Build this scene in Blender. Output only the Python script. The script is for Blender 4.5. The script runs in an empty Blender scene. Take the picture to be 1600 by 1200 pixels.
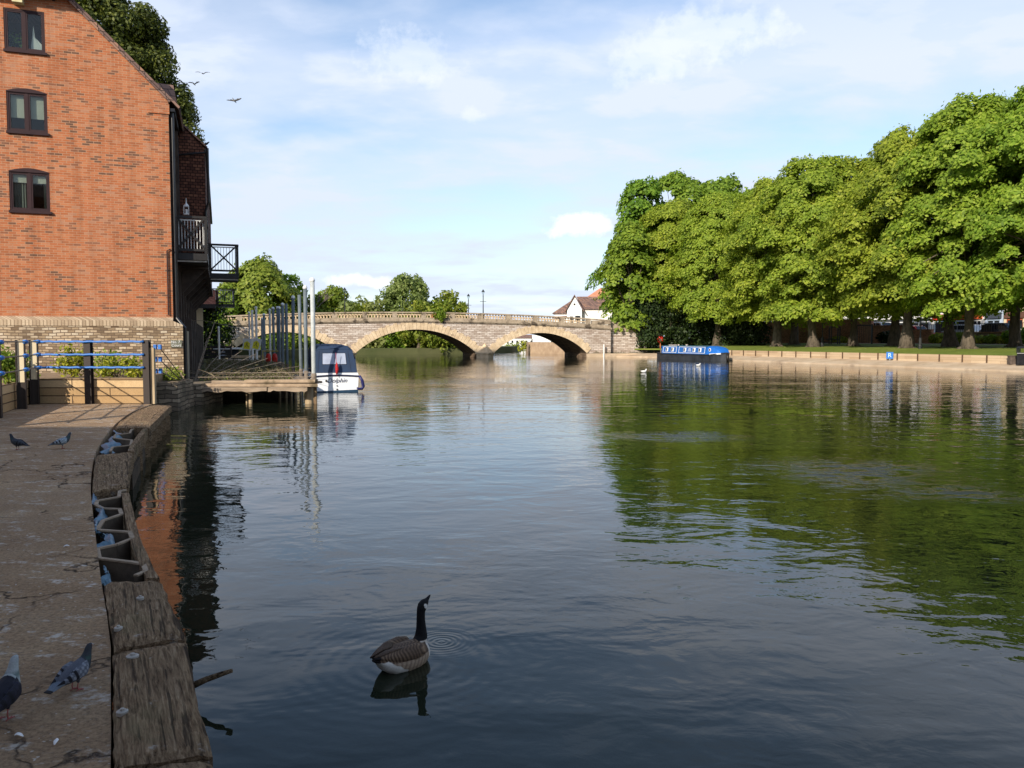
import bpy, bmesh, math, random
import numpy as np
from mathutils import Vector, Matrix
C = bpy.context.scene
col = C.collection
R = math.radians
# ---------------------------------------------------------------- camera
H = 2.15; F = 1250.0; PITCH = math.atan(69.0 / F)
cd = bpy.data.cameras.new("Camera"); cam = bpy.data.objects.new("Camera", cd); col.objects.link(cam)
cam.location = (0, 0, H); cam.rotation_euler = (math.pi / 2 - PITCH, 0, 0)
cd.sensor_width = 36; cd.lens = 36 * F / 1600; cd.clip_end = 6000; cd.clip_start = .05
C.camera = cam
# ---------------------------------------------------------------- light
SUN_AZ = R(208.5); SUN_EL = R(26.0)
C.view_settings.view_transform = 'Standard'; C.view_settings.look = 'None'
C.view_settings.gamma = 1; C.view_settings.exposure = 0.48
w = bpy.data.worlds.new("World"); C.world = w; w.use_nodes = True
nt = w.node_tree; L_ = nt.links.new
sky = nt.nodes.new('ShaderNodeTexSky'); sky.sky_type = 'NISHITA'; sky.sun_disc = False
sky.sun_elevation = SUN_EL; sky.sun_rotation = SUN_AZ; sky.air_density = 1.0; sky.dust_density = 0.6; sky.ozone_density = 2.0
bg = nt.nodes['Background']; bg.inputs[1].default_value = 0.14
def wn(t, **k):
    n = nt.nodes.new(t)
    for a, b in k.items(): setattr(n, a, b)
    return n
tc = wn('ShaderNodeTexCoord')
# clouds lie on a high flat layer: direction / (z + small) keeps them thinning towards the horizon
sep = wn('ShaderNodeSeparateXYZ'); L_(tc.outputs['Generated'], sep.inputs[0])
zz = wn('ShaderNodeMath', operation='MAXIMUM'); L_(sep.outputs[2], zz.inputs[0]); zz.inputs[1].default_value = 0.0
za = wn('ShaderNodeMath', operation='ADD'); L_(zz.outputs[0], za.inputs[0]); za.inputs[1].default_value = 0.16
dx = wn('ShaderNodeMath', operation='DIVIDE'); L_(sep.outputs[0], dx.inputs[0]); L_(za.outputs[0], dx.inputs[1])
dy = wn('ShaderNodeMath', operation='DIVIDE'); L_(sep.outputs[1], dy.inputs[0]); L_(za.outputs[0], dy.inputs[1])
cmb = wn('ShaderNodeCombineXYZ'); L_(dx.outputs[0], cmb.inputs[0]); L_(dy.outputs[0], cmb.inputs[1])
def wnoise(scale, detail, rough, dist, loc, sc=(1, 1, 1), rot=0):
    m = wn('ShaderNodeMapping'); m.inputs['Location'].default_value = loc; m.inputs['Scale'].default_value = sc
    m.inputs['Rotation'].default_value = (0, 0, rot)
    L_(cmb.outputs[0], m.inputs[0])
    n = wn('ShaderNodeTexNoise'); L_(m.outputs[0], n.inputs['Vector'])
    n.inputs['Scale'].default_value = scale; n.inputs['Detail'].default_value = detail
    n.inputs['Roughness'].default_value = rough; n.inputs['Distortion'].default_value = dist
    return n
def wramp(src, stops):
    r = wn('ShaderNodeValToRGB'); L_(src, r.inputs[0])
    e = r.color_ramp.elements
    while len(e) > 1: e.remove(e[-1])
    e[0].position = stops[0][0]; e[0].color = (stops[0][1],) * 3 + (1,)
    for p, v in stops[1:]:
        q = e.new(p); q.color = (v, v, v, 1)
    return r
n1 = wnoise(1.1, 7, .52, .2, (3.1, 1.3, 0), (1, 1.5, 1), R(20))       # broad thin veil
n2 = wnoise(3.6, 6, .55, .2, (7.7, 2.2, 0), (1, 1.3, 1), R(-12))        # small puffs
r1 = wramp(n1.outputs[0], [(.36, .12), (.48, .52), (.62, .86)])
r2 = wramp(n2.outputs[0], [(.45, 0), (.62, .5), (.78, .7)])
mx = wn('ShaderNodeMath', operation='MULTIPLY_ADD'); L_(r2.outputs[0], mx.inputs[0]); L_(r1.outputs[0], mx.inputs[1]); L_(r1.outputs[0], mx.inputs[2])
mx.use_clamp = True
hi = wn('ShaderNodeMapRange'); L_(zz.outputs[0], hi.inputs[0]); hi.inputs[1].default_value = .30; hi.inputs[2].default_value = .52; hi.inputs[3].default_value = 1; hi.inputs[4].default_value = .34
mh = wn('ShaderNodeMath', operation='MULTIPLY'); L_(mx.outputs[0], mh.inputs[0]); L_(hi.outputs[0], mh.inputs[1]); mx = mh
# one low bright cumulus to the right of the middle, two small ones low on the left
def puff(px, py, sx, sy, amp):
    import mathutils
    d = Vector(((px - 800) / F, 1, (531 - py) / F)).normalized()
    s = wn('ShaderNodeVectorMath', operation='SUBTRACT'); L_(tc.outputs['Generated'], s.inputs[0]); s.inputs[1].default_value = d
    sc = wn('ShaderNodeVectorMath', operation='MULTIPLY'); L_(s.outputs[0], sc.inputs[0]); sc.inputs[1].default_value = (F / sx, 1.5, F / sy)
    # ragged outline
    nn = wn('ShaderNodeTexNoise'); L_(tc.outputs['Generated'], nn.inputs['Vector']); nn.inputs['Scale'].default_value = 34; nn.inputs['Detail'].default_value = 6
    nn.inputs['Roughness'].default_value = .6
    ns = wn('ShaderNodeVectorMath', operation='SUBTRACT'); L_(nn.outputs['Color'], ns.inputs[0]); ns.inputs[1].default_value = (.5, .5, .5)
    nm = wn('ShaderNodeVectorMath', operation='SCALE'); L_(ns.outputs[0], nm.inputs[0]); nm.inputs['Scale'].default_value = 2.4
    ad = wn('ShaderNodeVectorMath', operation='ADD'); L_(sc.outputs[0], ad.inputs[0]); L_(nm.outputs[0], ad.inputs[1])
    ln = wn('ShaderNodeVectorMath', operation='LENGTH'); L_(ad.outputs[0], ln.inputs[0])
    rr = wramp(ln.outputs['Value'], [(0, amp), (.55, amp * .9), (1, 0)])
    return rr.outputs[0]
acc = None
for a in ((900, 354, 66, 19, .85), (565, 440, 58, 13, .8), (1110, 62, 105, 40, .38), (640, 95, 75, 40, .32), (1010, 92, 70, 40, .34), (738, 186, 26, 13, .25)):
    o = puff(*a)
    if acc is None: acc = o
    else:
        m = wn('ShaderNodeMath', operation='MAXIMUM'); L_(acc, m.inputs[0]); L_(o, m.inputs[1]); acc = m.outputs[0]
veil = wn('ShaderNodeMixRGB'); L_(mx.outputs[0], veil.inputs[0]); L_(sky.outputs[0], veil.inputs[1]); veil.inputs[2].default_value = (4.15, 4.6, 5.5, 1)
# pale air near the horizon
hz = wn('ShaderNodeMapRange'); L_(zz.outputs[0], hz.inputs[0]); hz.inputs[1].default_value = 0; hz.inputs[2].default_value = .30; hz.inputs[3].default_value = .55; hz.inputs[4].default_value = 0
hm = wn('ShaderNodeMixRGB'); L_(hz.outputs[0], hm.inputs[0]); L_(veil.outputs[0], hm.inputs[1]); hm.inputs[2].default_value = (3.75, 4.2, 5.2, 1)
pm = wn('ShaderNodeMixRGB'); L_(acc, pm.inputs[0]); L_(hm.outputs[0], pm.inputs[1]); pm.inputs[2].default_value = (5.9, 6.05, 6.3, 1)
L_(pm.outputs[0], bg.inputs[0])
sd = bpy.data.lights.new("Sun", 'SUN'); so = bpy.data.objects.new("Sun", sd); col.objects.link(so)
sd.energy = 4.4; sd.angle = R(.5); sd.color = (1, .90, .76)
tosun = Vector((math.sin(SUN_AZ) * math.cos(SUN_EL), math.cos(SUN_AZ) * math.cos(SUN_EL), math.sin(SUN_EL)))
so.rotation_euler = (-tosun).to_track_quat('-Z', 'Y').to_euler(); so.location = (-20, -30, 30)

# ---------------------------------------------------------------- pixel -> world (used only to read real positions off the plan)
cp, sp = math.cos(PITCH), math.sin(PITCH)
def ray(px, py):
    a = (px - 800) / F; b = (600 - py) / F
    return Vector((a, cp + b * sp, -sp + b * cp))
def G(px, py, z=0.0):
    r = ray(px, py); t = (z - H) / r.z; return Vector((0, 0, H)) + r * t
def D(px, py, d):
    r = ray(px, py); t = d / r.y; return Vector((0, 0, H)) + r * t
# ---------------------------------------------------------------- object helpers
def tag(o, label=None, cat=None, group=None, kind=None):
    if label: o['label'] = label
    if cat: o['category'] = cat
    if group: o['group'] = group
    if kind: o['kind'] = kind
    return o
def thing(name, label, cat, loc=(0, 0, 0), rz=0, group=None):
    o = bpy.data.objects.new(name, None); col.objects.link(o); o.location = loc; o.rotation_euler = (0, 0, rz)
    o.empty_display_size = .2
    return tag(o, label, cat, group)
def dup(root, loc=None, rz=None, label=None, scale=None):
    def rec(o, p):
        c = o.copy(); col.objects.link(c)
        if p: c.parent = p
        for ch in list(o.children): rec(ch, c)
        return c
    r = rec(root, None)
    if loc is not None: r.location = loc
    if rz is not None: r.rotation_euler = (0, 0, rz)
    if scale is not None: r.scale = (scale,) * 3 if not hasattr(scale, '__len__') else scale
    if label: r['label'] = label
    return r
class MB:
    def __init__(s): s.v = []; s.f = []; s.m = []
    def add(s, vs, fs, m=0):
        b = len(s.v); s.v += [tuple(v) for v in vs]; s.f += [tuple(i + b for i in f) for f in fs]; s.m += [m] * len(fs); return s
    def box(s, x0, x1, y0, y1, z0, z1, m=0):
        return s.add([(x0, y0, z0), (x1, y0, z0), (x1, y1, z0), (x0, y1, z0), (x0, y0, z1), (x1, y0, z1), (x1, y1, z1), (x0, y1, z1)],
                     [(0, 3, 2, 1), (4, 5, 6, 7), (0, 1, 5, 4), (1, 2, 6, 5), (2, 3, 7, 6), (3, 0, 4, 7)], m)
    def bar(s, a, b, w_, h_, m=0, up=(0, 0, 1)):      # rectangular bar from a to b
        a, b = Vector(a), Vector(b); t = (b - a).normalized(); u = Vector(up)
        if abs(t.dot(u)) > .98: u = Vector((0, 1, 0))
        sd_ = t.cross(u).normalized() * w_ / 2; uu = sd_.cross(t).normalized() * h_ / 2
        vs = [p + i * sd_ + j * uu for p in (a, b) for i, j in ((-1, -1), (1, -1), (1, 1), (-1, 1))]
        return s.add(vs, [(0, 1, 2, 3), (7, 6, 5, 4), (0, 4, 5, 1), (1, 5, 6, 2), (2, 6, 7, 3), (3, 7, 4, 0)], m)
    def poly(s, pts, m=0): return s.add(pts, [tuple(range(len(pts)))], m)
    def prism(s, pts, vec, m=0):
        pts = [Vector(p) for p in pts]; vec = Vector(vec); n = len(pts)
        return s.add(pts + [p + vec for p in pts], [tuple(range(n))[::-1], tuple(range(n, 2 * n))] + [(i, (i + 1) % n, n + (i + 1) % n, n + i) for i in range(n)], m)
    def path(s, pts, rad, n=8, m=0, jitter=0, rng=None):
        pts = [Vector(p) for p in pts]; k = len(pts); vs = []; ref = None
        if not hasattr(rad, '__len__'): rad = [rad] * k
        for i, p in enumerate(pts):
            t = (pts[min(i + 1, k - 1)] - pts[max(i - 1, 0)]).normalized()
            if ref is None:
                ref = Vector((0, 0, 1)) if abs(t.z) < .9 else Vector((1, 0, 0))
            a = t.cross(ref).normalized(); b = a.cross(t).normalized(); ref = b
            for j in range(n):
                an = 2 * math.pi * j / n; r = rad[i] * (1 + (rng.uniform(-jitter, jitter) if rng else 0))
                vs.append(p + a * math.cos(an) * r + b * math.sin(an) * r)
        fs = [(i * n + j, i * n + (j + 1) % n, (i + 1) * n + (j + 1) % n, (i + 1) * n + j) for i in range(k - 1) for j in range(n)]
        fs += [tuple(range(n))[::-1], tuple(range((k - 1) * n, k * n))]
        return s.add(vs, fs, m)
    def lathe(s, prof, n=12, c=(0, 0, 0), m=0):
        k = len(prof); vs = [(c[0] + r * math.cos(2 * math.pi * j / n), c[1] + r * math.sin(2 * math.pi * j / n), c[2] + z) for r, z in prof for j in range(n)]
        fs = [(i * n + j, i * n + (j + 1) % n, (i + 1) * n + (j + 1) % n, (i + 1) * n + j) for i in range(k - 1) for j in range(n)]
        fs += [tuple(range(n))[::-1], tuple(range((k - 1) * n, k * n))]
        return s.add(vs, fs, m)
    def loft(s, rings, n=14, m=0):                    # rings: (x, y, z, half width, half height) along a path in the xz plane
        k = len(rings); vs = []
        for i, (x, y, z, a, b) in enumerate(rings):
            p0 = rings[max(i - 1, 0)]; p1 = rings[min(i + 1, k - 1)]
            t = Vector((p1[0] - p0[0], p1[1] - p0[1], p1[2] - p0[2])).normalized()
            sd_ = Vector((0, 1, 0)); sd_ = (sd_ - t * sd_.dot(t)).normalized(); u = t.cross(sd_).normalized()
            for j in range(n):
                an = 2 * math.pi * j / n; vs.append(Vector((x, y, z)) + sd_ * a * math.cos(an) + u * b * math.sin(an))
        fs = [(i * n + j, i * n + (j + 1) % n, (i + 1) * n + (j + 1) % n, (i + 1) * n + j) for i in range(k - 1) for j in range(n)]
        fs += [tuple(range(n))[::-1], tuple(range((k - 1) * n, k * n))]
        return s.add(vs, fs, m)
    def build(s, name, mat, parent=None, smooth=False, origin=None, bevel=0, recalc=True):
        me = bpy.data.meshes.new(name); vs = s.v
        if origin is not None: vs = [(v[0] - origin[0], v[1] - origin[1], v[2] - origin[2]) for v in vs]
        me.from_pydata(vs, [], s.f)
        for m_ in (mat if isinstance(mat, (list, tuple)) else [mat]): me.materials.append(m_)
        me.polygons.foreach_set('material_index', s.m)
        if recalc:
            bm = bmesh.new(); bm.from_mesh(me); bmesh.ops.recalc_face_normals(bm, faces=bm.faces)
            if bevel > 0:
                bmesh.ops.bevel(bm, geom=[e for e in bm.edges if e.is_manifold and e.calc_face_angle(0) > .6], offset=bevel, segments=2, affect='EDGES', profile=.6)
            bm.to_mesh(me); bm.free()
        if smooth: me.polygons.foreach_set('use_smooth', [True] * len(me.polygons))
        me.update()
        o = bpy.data.objects.new(name, me); col.objects.link(o)
        if parent: o.parent = parent
        if origin is not None: o.location = origin
        return o
# ---------------------------------------------------------------- materials
class NM:
    def __init__(s, name):
        s.m = bpy.data.materials.new(name); s.m.use_nodes = True; s.nt = s.m.node_tree
        s.b = s.nt.nodes['Principled BSDF']; s.out = s.nt.nodes['Material Output']
    def n(s, t, **k):
        x = s.nt.nodes.new(t)
        for a, b in k.items(): setattr(x, a, b)
        return x
    def l(s, a, b): s.nt.links.new(a, b)
    def co(s, scale=(1, 1, 1), kind='Object', rot=(0, 0, 0)):
        t = s.n('ShaderNodeTexCoord'); m = s.n('ShaderNodeMapping'); m.inputs['Scale'].default_value = scale; m.inputs['Rotation'].default_value = rot
        s.l(t.outputs[kind], m.inputs[0]); return m.outputs[0]
    def noise(s, vec, scale, detail=4, rough=.55, dist=0):
        x = s.n('ShaderNodeTexNoise'); s.l(vec, x.inputs['Vector'])
        x.inputs['Scale'].default_value = scale; x.inputs['Detail'].default_value = detail; x.inputs['Roughness'].default_value = rough; x.inputs['Distortion'].default_value = dist
        return x.outputs[0]
    def ramp(s, src, stops, interp='LINEAR'):
        r = s.n('ShaderNodeValToRGB'); r.color_ramp.interpolation = interp; s.l(src, r.inputs[0]); e = r.color_ramp.elements
        while len(e) > 1: e.remove(e[-1])
        for i, (p, c) in enumerate(stops):
            c = (c, c, c, 1) if not hasattr(c, '__len__') else tuple(c) + (1,)
            if i == 0: e[0].position = p; e[0].color = c
            else: q = e.new(p); q.color = c
        return r.outputs[0]
    def mix(s, f, a, b, mode='MIX'):
        x = s.n('ShaderNodeMixRGB', blend_type=mode)
        for i, q in enumerate((f, a, b)):
            if hasattr(q, 'links'): s.l(q, x.inputs[i])
            elif i == 0: x.inputs[0].default_value = q
            else: x.inputs[i].default_value = tuple(q) + (1,)
        return x.outputs[0]
    def math(s, op, a, b=0, clamp=False):
        x = s.n('ShaderNodeMath', operation=op); x.use_clamp = clamp
        for i, q in enumerate((a, b)):
            if hasattr(q, 'links'): s.l(q, x.inputs[i])
            else: x.inputs[i].default_value = q
        return x.outputs[0]
    def bump(s, h, dist=.01, strength=1, prev=None):
        x = s.n('ShaderNodeBump'); x.inputs['Distance'].default_value = dist; x.inputs['Strength'].default_value = strength; s.l(h, x.inputs['Height'])
        if prev: s.l(prev, x.inputs['Normal'])
        return x.outputs[0]
    def fin(s, color=None, rough=.7, normal=None, spec=.3, metal=0):
        if color is not None:
            if hasattr(color, 'links'): s.l(color, s.b.inputs['Base Color'])
            else: s.b.inputs['Base Color'].default_value = tuple(color) + (1,)
        if hasattr(rough, 'links'): s.l(rough, s.b.inputs['Roughness'])
        else: s.b.inputs['Roughness'].default_value = rough
        s.b.inputs['Specular IOR Level'].default_value = spec; s.b.inputs['Metallic'].default_value = metal
        if normal: s.l(normal, s.b.inputs['Normal'])
        return s.m
def noisy(name, c1, c2, scale=3, detail=6, rough=.75, bump=.004, bs=None, stretch=(1, 1, 1), spec=.3, metal=0, c3=None, s3=1.0, t3=.6):
    M = NM(name); v = M.co(stretch); n = M.noise(v, scale, detail, .6)
    c = M.ramp(n, [(.3, c1), (.7, c2)])
    if c3 is not None:
        q = M.noise(M.co(), s3, 5, .6); c = M.mix(M.ramp(q, [(t3, 0), (t3 + .08, 1)]), c, c3)
    h = M.noise(v, bs or scale * 4, 5, .6)
    return M.fin(c, rough, M.bump(h, bump), spec, metal)
def plain(name, c, rough=.5, spec=.4, metal=0, var=.12, scale=6):
    M = NM(name); n = M.noise(M.co(), scale, 5, .6)
    a = tuple(x * (1 - var) for x in c); b = tuple(min(1, x * (1 + var)) for x in c)
    return M.fin(M.ramp(n, [(.35, a), (.65, b)]), M.ramp(n, [(.3, rough * .85), (.7, min(1, rough * 1.15))]), M.bump(n, .001), spec, metal)
def uv_wall(M):                                       # (x + y, z) so courses run round every upright face
    t = M.n('ShaderNodeTexCoord'); s = M.n('ShaderNodeSeparateXYZ'); M.l(t.outputs['Object'], s.inputs[0])
    c = M.n('ShaderNodeCombineXYZ'); M.l(M.math('ADD', s.outputs[0], s.outputs[1]), c.inputs[0]); M.l(s.outputs[2], c.inputs[1])
    return c.outputs[0], t.outputs['Object']
def brickmat(name, bw, bh, mortar, stops, mcol, dark_noise=.25, wob=0.0, bump=.006, rough=.85, msmooth=.1, grime=None, offset=.5, tide=None):
    M = NM(name); uv, ob = uv_wall(M)
    if wob:
        nz = M.n('ShaderNodeTexNoise'); M.l(uv, nz.inputs['Vector']); nz.inputs['Scale'].default_value = 2.2; nz.inputs['Detail'].default_value = 3
        a = M.n('ShaderNodeVectorMath', operation='SUBTRACT'); M.l(nz.outputs['Color'], a.inputs[0]); a.inputs[1].default_value = (.5, .5, .5)
        b = M.n('ShaderNodeVectorMath', operation='SCALE'); M.l(a.outputs[0], b.inputs[0]); b.inputs['Scale'].default_value = wob
        c = M.n('ShaderNodeVectorMath', operation='ADD'); M.l(uv, c.inputs[0]); M.l(b.outputs[0], c.inputs[1]); uv = c.outputs[0]
    br = M.n('ShaderNodeTexBrick'); M.l(uv, br.inputs['Vector']); br.offset = offset
    br.inputs['Color1'].default_value = (0, 0, 0, 1); br.inputs['Color2'].default_value = (1, 1, 1, 1); br.inputs['Mortar'].default_value = (.5, .5, .5, 1)
    br.inputs['Scale'].default_value = 1; br.inputs['Mortar Size'].default_value = mortar; br.inputs['Mortar Smooth'].default_value = msmooth
    br.inputs['Brick Width'].default_value = bw; br.inputs['Row Height'].default_value = bh
    bwn = M.n('ShaderNodeRGBToBW'); M.l(br.outputs['Color'], bwn.inputs[0])
    big = M.noise(uv, .55, 3, .6)
    v = M.math('ADD', bwn.outputs[0], M.math('MULTIPLY', M.math('SUBTRACT', big, .5), dark_noise * 4))
    c = M.ramp(v, stops, 'LINEAR')
    sm = M.noise(ob, 28, 3, .7); c = M.mix(.35, c, M.ramp(sm, [(.3, .55), (.7, 1.15)]), 'MULTIPLY')
    if grime: c = M.mix(M.ramp(M.noise(ob, grime[0], 6, .65), [(grime[1], 0), (grime[1] + .2, grime[3])]), c, grime[2])
    c = M.mix(br.outputs['Fac'], c, mcol)
    if name == 'orange_brick':
        mpv = M.n('ShaderNodeMapping'); mpv.inputs['Scale'].default_value = (2.2, .16, 1); M.l(uv, mpv.inputs[0]); stn = M.noise(mpv.outputs[0], 1.5, 6, .65); c = M.mix(.8, c, M.ramp(stn, [(.34, (.74, .70, .68)), (.52, (1, 1, 1)), (.7, (1.07, 1.05, 1.04))]), 'MULTIPLY')
    if tide:
        sz = M.n('ShaderNodeSeparateXYZ'); M.l(ob, sz.inputs[0]); q = M.math('ADD', sz.outputs[2], M.math('MULTIPLY', M.noise(ob, 1.3, 5, .7), -1.1)); c = M.mix(M.ramp(q, [(0, .75), (.12, .0)]), c, tide)
    h = M.math('SUBTRACT', M.math('MULTIPLY', sm, .4), br.outputs['Fac'])
    return M.fin(c, rough, M.bump(h, bump), .2)
m_brick = brickmat('orange_brick', .225, .075, .008, [(.0, (.15, .078, .050)), (.10, (.25, .105, .060)), (.2, (.36, .118, .048)), (.55, (.43, .138, .056)), (.85, (.47, .18, .08)), (1, (.41, .195, .115))], (.42, .245, .15), .22, wob=.012, grime=(.35, .52, (.36, .17, .10), .45))
m_stone = brickmat('coursed_limestone', .21, .088, .010, [(0, (.17, .115, .07)), (.3, (.34, .25, .155)), (.65, (.50, .38, .25)), (1, (.58, .49, .36))], (.15, .105, .07), .18, .09, .02, grime=(.9, .52, (.11, .085, .06), .6))
m_coping = brickmat('upright_coping_stones', .10, .6, .010, [(0, (.36, .27, .18)), (.5, (.48, .37, .25)), (1, (.58, .47, .33))], (.24, .17, .11), .12, .03, .02)
m_quaystone = brickmat('rough_quay_stone', .5, .13, .016, [(0, (.15, .115, .08)), (.5, (.29, .225, .155)), (1, (.40, .32, .22))], (.07, .055, .04), .2, .15, .03, grime=(1.4, .45, (.05, .05, .03), .7))
m_bridge = brickmat('grey_bridge_stone', .62, .21, .018, [(0, (.38, .30, .245)), (.3, (.50, .42, .35)), (.7, (.60, .52, .45)), (1, (.66, .59, .52))], (.27, .20, .155), .10, .10, .03, grime=(.22, .54, (.32, .24, .18), .6), tide=(.10, .09, .05))
m_vous = noisy('pale_arch_stone', (.46, .34, .21), (.70, .56, .38), 1.3, 7, .85, .03, 9, c3=(.36, .27, .18), s3=.9, t3=.58)
m_parapet = noisy('weathered_parapet_stone', (.23, .18, .13), (.44, .36, .26), 2.2, 7, .9, .02, 9, c3=(.09, .07, .05), s3=.9, t3=.55)
m_bal = noisy('baluster_stone', (.42, .30, .18), (.62, .49, .33), 3, 5, .85, .01)
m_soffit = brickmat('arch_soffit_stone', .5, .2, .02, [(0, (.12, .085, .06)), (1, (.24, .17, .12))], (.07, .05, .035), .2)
m_tile = brickmat('brown_hanging_tiles', .17, .11, .012, [(0, (.085, .035, .025)), (.5, (.16, .065, .042)), (1, (.23, .10, .06))], (.018, .010, .008), .1, 0, .012)
m_tiler = brickmat('red_roof_tiles', .17, .16, .014, [(0, (.30, .10, .06)), (1, (.50, .20, .12))], (.10, .04, .03), .1)
m_wallred = brickmat('red_garden_brick', .24, .085, .009, [(0, (.22, .085, .05)), (.5, (.42, .17, .095)), (1, (.52, .25, .15))], (.40, .28, .2), .2, grime=(.3, .5, (.26, .17, .11), .6))
m_slate = brickmat('grey_slate', .3, .22, .012, [(0, (.12, .12, .13)), (1, (.24, .24, .26))], (.05, .05, .055), .1)
m_brownroof = brickmat('brown_clay_roof', .3, .28, .014, [(0, (.14, .09, .08)), (.6, (.24, .15, .12)), (1, (.36, .20, .13))], (.06, .045, .04), .25)
m_frame = plain('dark_brown_frame', (.026, .010, .012), .55, .25)
m_tim = noisy('dark_stained_timber', (.035, .027, .022), (.085, .065, .052), 3, 5, .75, .003)
m_black = plain('black_timber', (.016, .014, .013), .5)
m_blackp = plain('black_plastic', (.012, .012, .014), .35)
m_white = plain('white_paint', (.78, .78, .76), .5, var=.04)
m_render = noisy('white_render', (.70, .69, .66), (.80, .79, .76), .5, 5, .8, .002)
m_cream = noisy('cream_render', (.62, .52, .34), (.70, .60, .42), .5, 5, .8, .002)
m_panel = noisy('mossy_concrete_panel', (.20, .17, .12), (.36, .30, .22), 1.6, 6, .85, .004)
m_blind = plain('cream_blind', (.62, .60, .50), .8, var=.04)
m_curtain = noisy('grey_curtain', (.14, .15, .14), (.3, .31, .29), 2.5, 3, .9, .01, stretch=(9, 9, .3))
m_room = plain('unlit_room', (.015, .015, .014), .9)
m_pale = noisy('lichened_cream_box', (.42, .38, .18), (.62, .58, .36), 5, 5, .7, .003)
def glassmat(name, tint=(.02, .025, .025), refl=.35):
    M = NM(name); g = M.n('ShaderNodeBsdfGlossy'); g.inputs['Roughness'].default_value = .02; g.inputs['Color'].default_value = (.95, .97, 1, 1)
    t = M.n('ShaderNodeBsdfTransparent'); t.inputs['Color'].default_value = (.80, .84, .82, 1)
    fr = M.n('ShaderNodeFresnel'); fr.inputs['IOR'].default_value = 1.5
    f = M.math('ADD', M.math('MULTIPLY', fr.outputs[0], .45), .01, True)
    x = M.n('ShaderNodeMixShader'); M.l(f, x.inputs[0]); M.l(t.outputs[0], x.inputs[1]); M.l(g.outputs[0], x.inputs[2]); M.l(x.outputs[0], M.out.inputs[0])
    return M.m
m_glass = glassmat('window_glass')
def darkglass():
    M = NM('dark_glazing'); return M.fin((.02, .025, .03), .06, None, .6)
m_dglass = darkglass()
# quay ground: brown grit concrete, bird droppings
M = NM('gritty_quay_surface'); v = M.co()
base = M.ramp(M.noise(v, 1.1, 8, .62), [(.3, (.40, .25, .135)), (.5, (.54, .36, .205)), (.72, (.66, .475, .285))])
base = M.mix(M.ramp(M.noise(v, 42, 5, .75), [(.34, .75), (.60, 0)]), base, (.12, .08, .05))
base = M.mix(M.ramp(M.noise(v, 34, 2, .6), [(.62, 0), (.70, .5)]), base, (.42, .34, .25))
dv = M.co((1.0, 2.1, 1), rot=(0, 0, R(12)))
d1 = M.math('MULTIPLY', M.ramp(M.noise(dv, 4.2, 6, .65, .4), [(.55, 0), (.62, 1)]), M.ramp(M.noise(v, 22, 4, .7), [(.42, 0), (.58, 1)]))
d2 = M.ramp(M.noise(M.co((1, 1.5, 1)), 26, 2, .5), [(.69, 0), (.73, 1)])
dr = M.math('MAXIMUM', M.math('MULTIPLY', d1, .75), M.math('MULTIPLY', d2, .85))
base = M.mix(dr, base, (.86, .82, .74))
vo = M.n('ShaderNodeTexVoronoi', feature='DISTANCE_TO_EDGE'); vo.inputs['Scale'].default_value = .75
wv = M.n('ShaderNodeVectorMath', operation='ADD'); nzc = M.n('ShaderNodeTexNoise'); M.l(v, nzc.inputs['Vector']); nzc.inputs['Scale'].default_value = 3.5; nzc.inputs['Detail'].default_value = 6
sc_ = M.n('ShaderNodeVectorMath', operation='SCALE'); M.l(nzc.outputs['Color'], sc_.inputs[0]); sc_.inputs['Scale'].default_value = .5; M.l(v, wv.inputs[0]); M.l(sc_.outputs[0], wv.inputs[1]); M.l(wv.outputs[0], vo.inputs['Vector'])
crk = M.math('MULTIPLY', M.ramp(vo.outputs['Distance'], [(.0, 1), (.010, 0)]), M.ramp(M.noise(v, .9, 3), [(.46, 0), (.54, 1)]))
base = M.mix(crk, base, (.05, .035, .025))
h = M.math('SUBTRACT', M.noise(v, 40, 6, .75), M.math('MULTIPLY', crk, 1.5))
h = M.math('ADD', h, M.math('MULTIPLY', M.noise(v, 7, 5, .6), 1.5))
base = M.mix(M.ramp(M.noise(v, .45, 5, .6), [(.40, .38), (.62, 0)]), base, (.16, .11, .075))
m_quay = M.fin(base, .92, M.bump(h, .03), .2)
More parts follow.
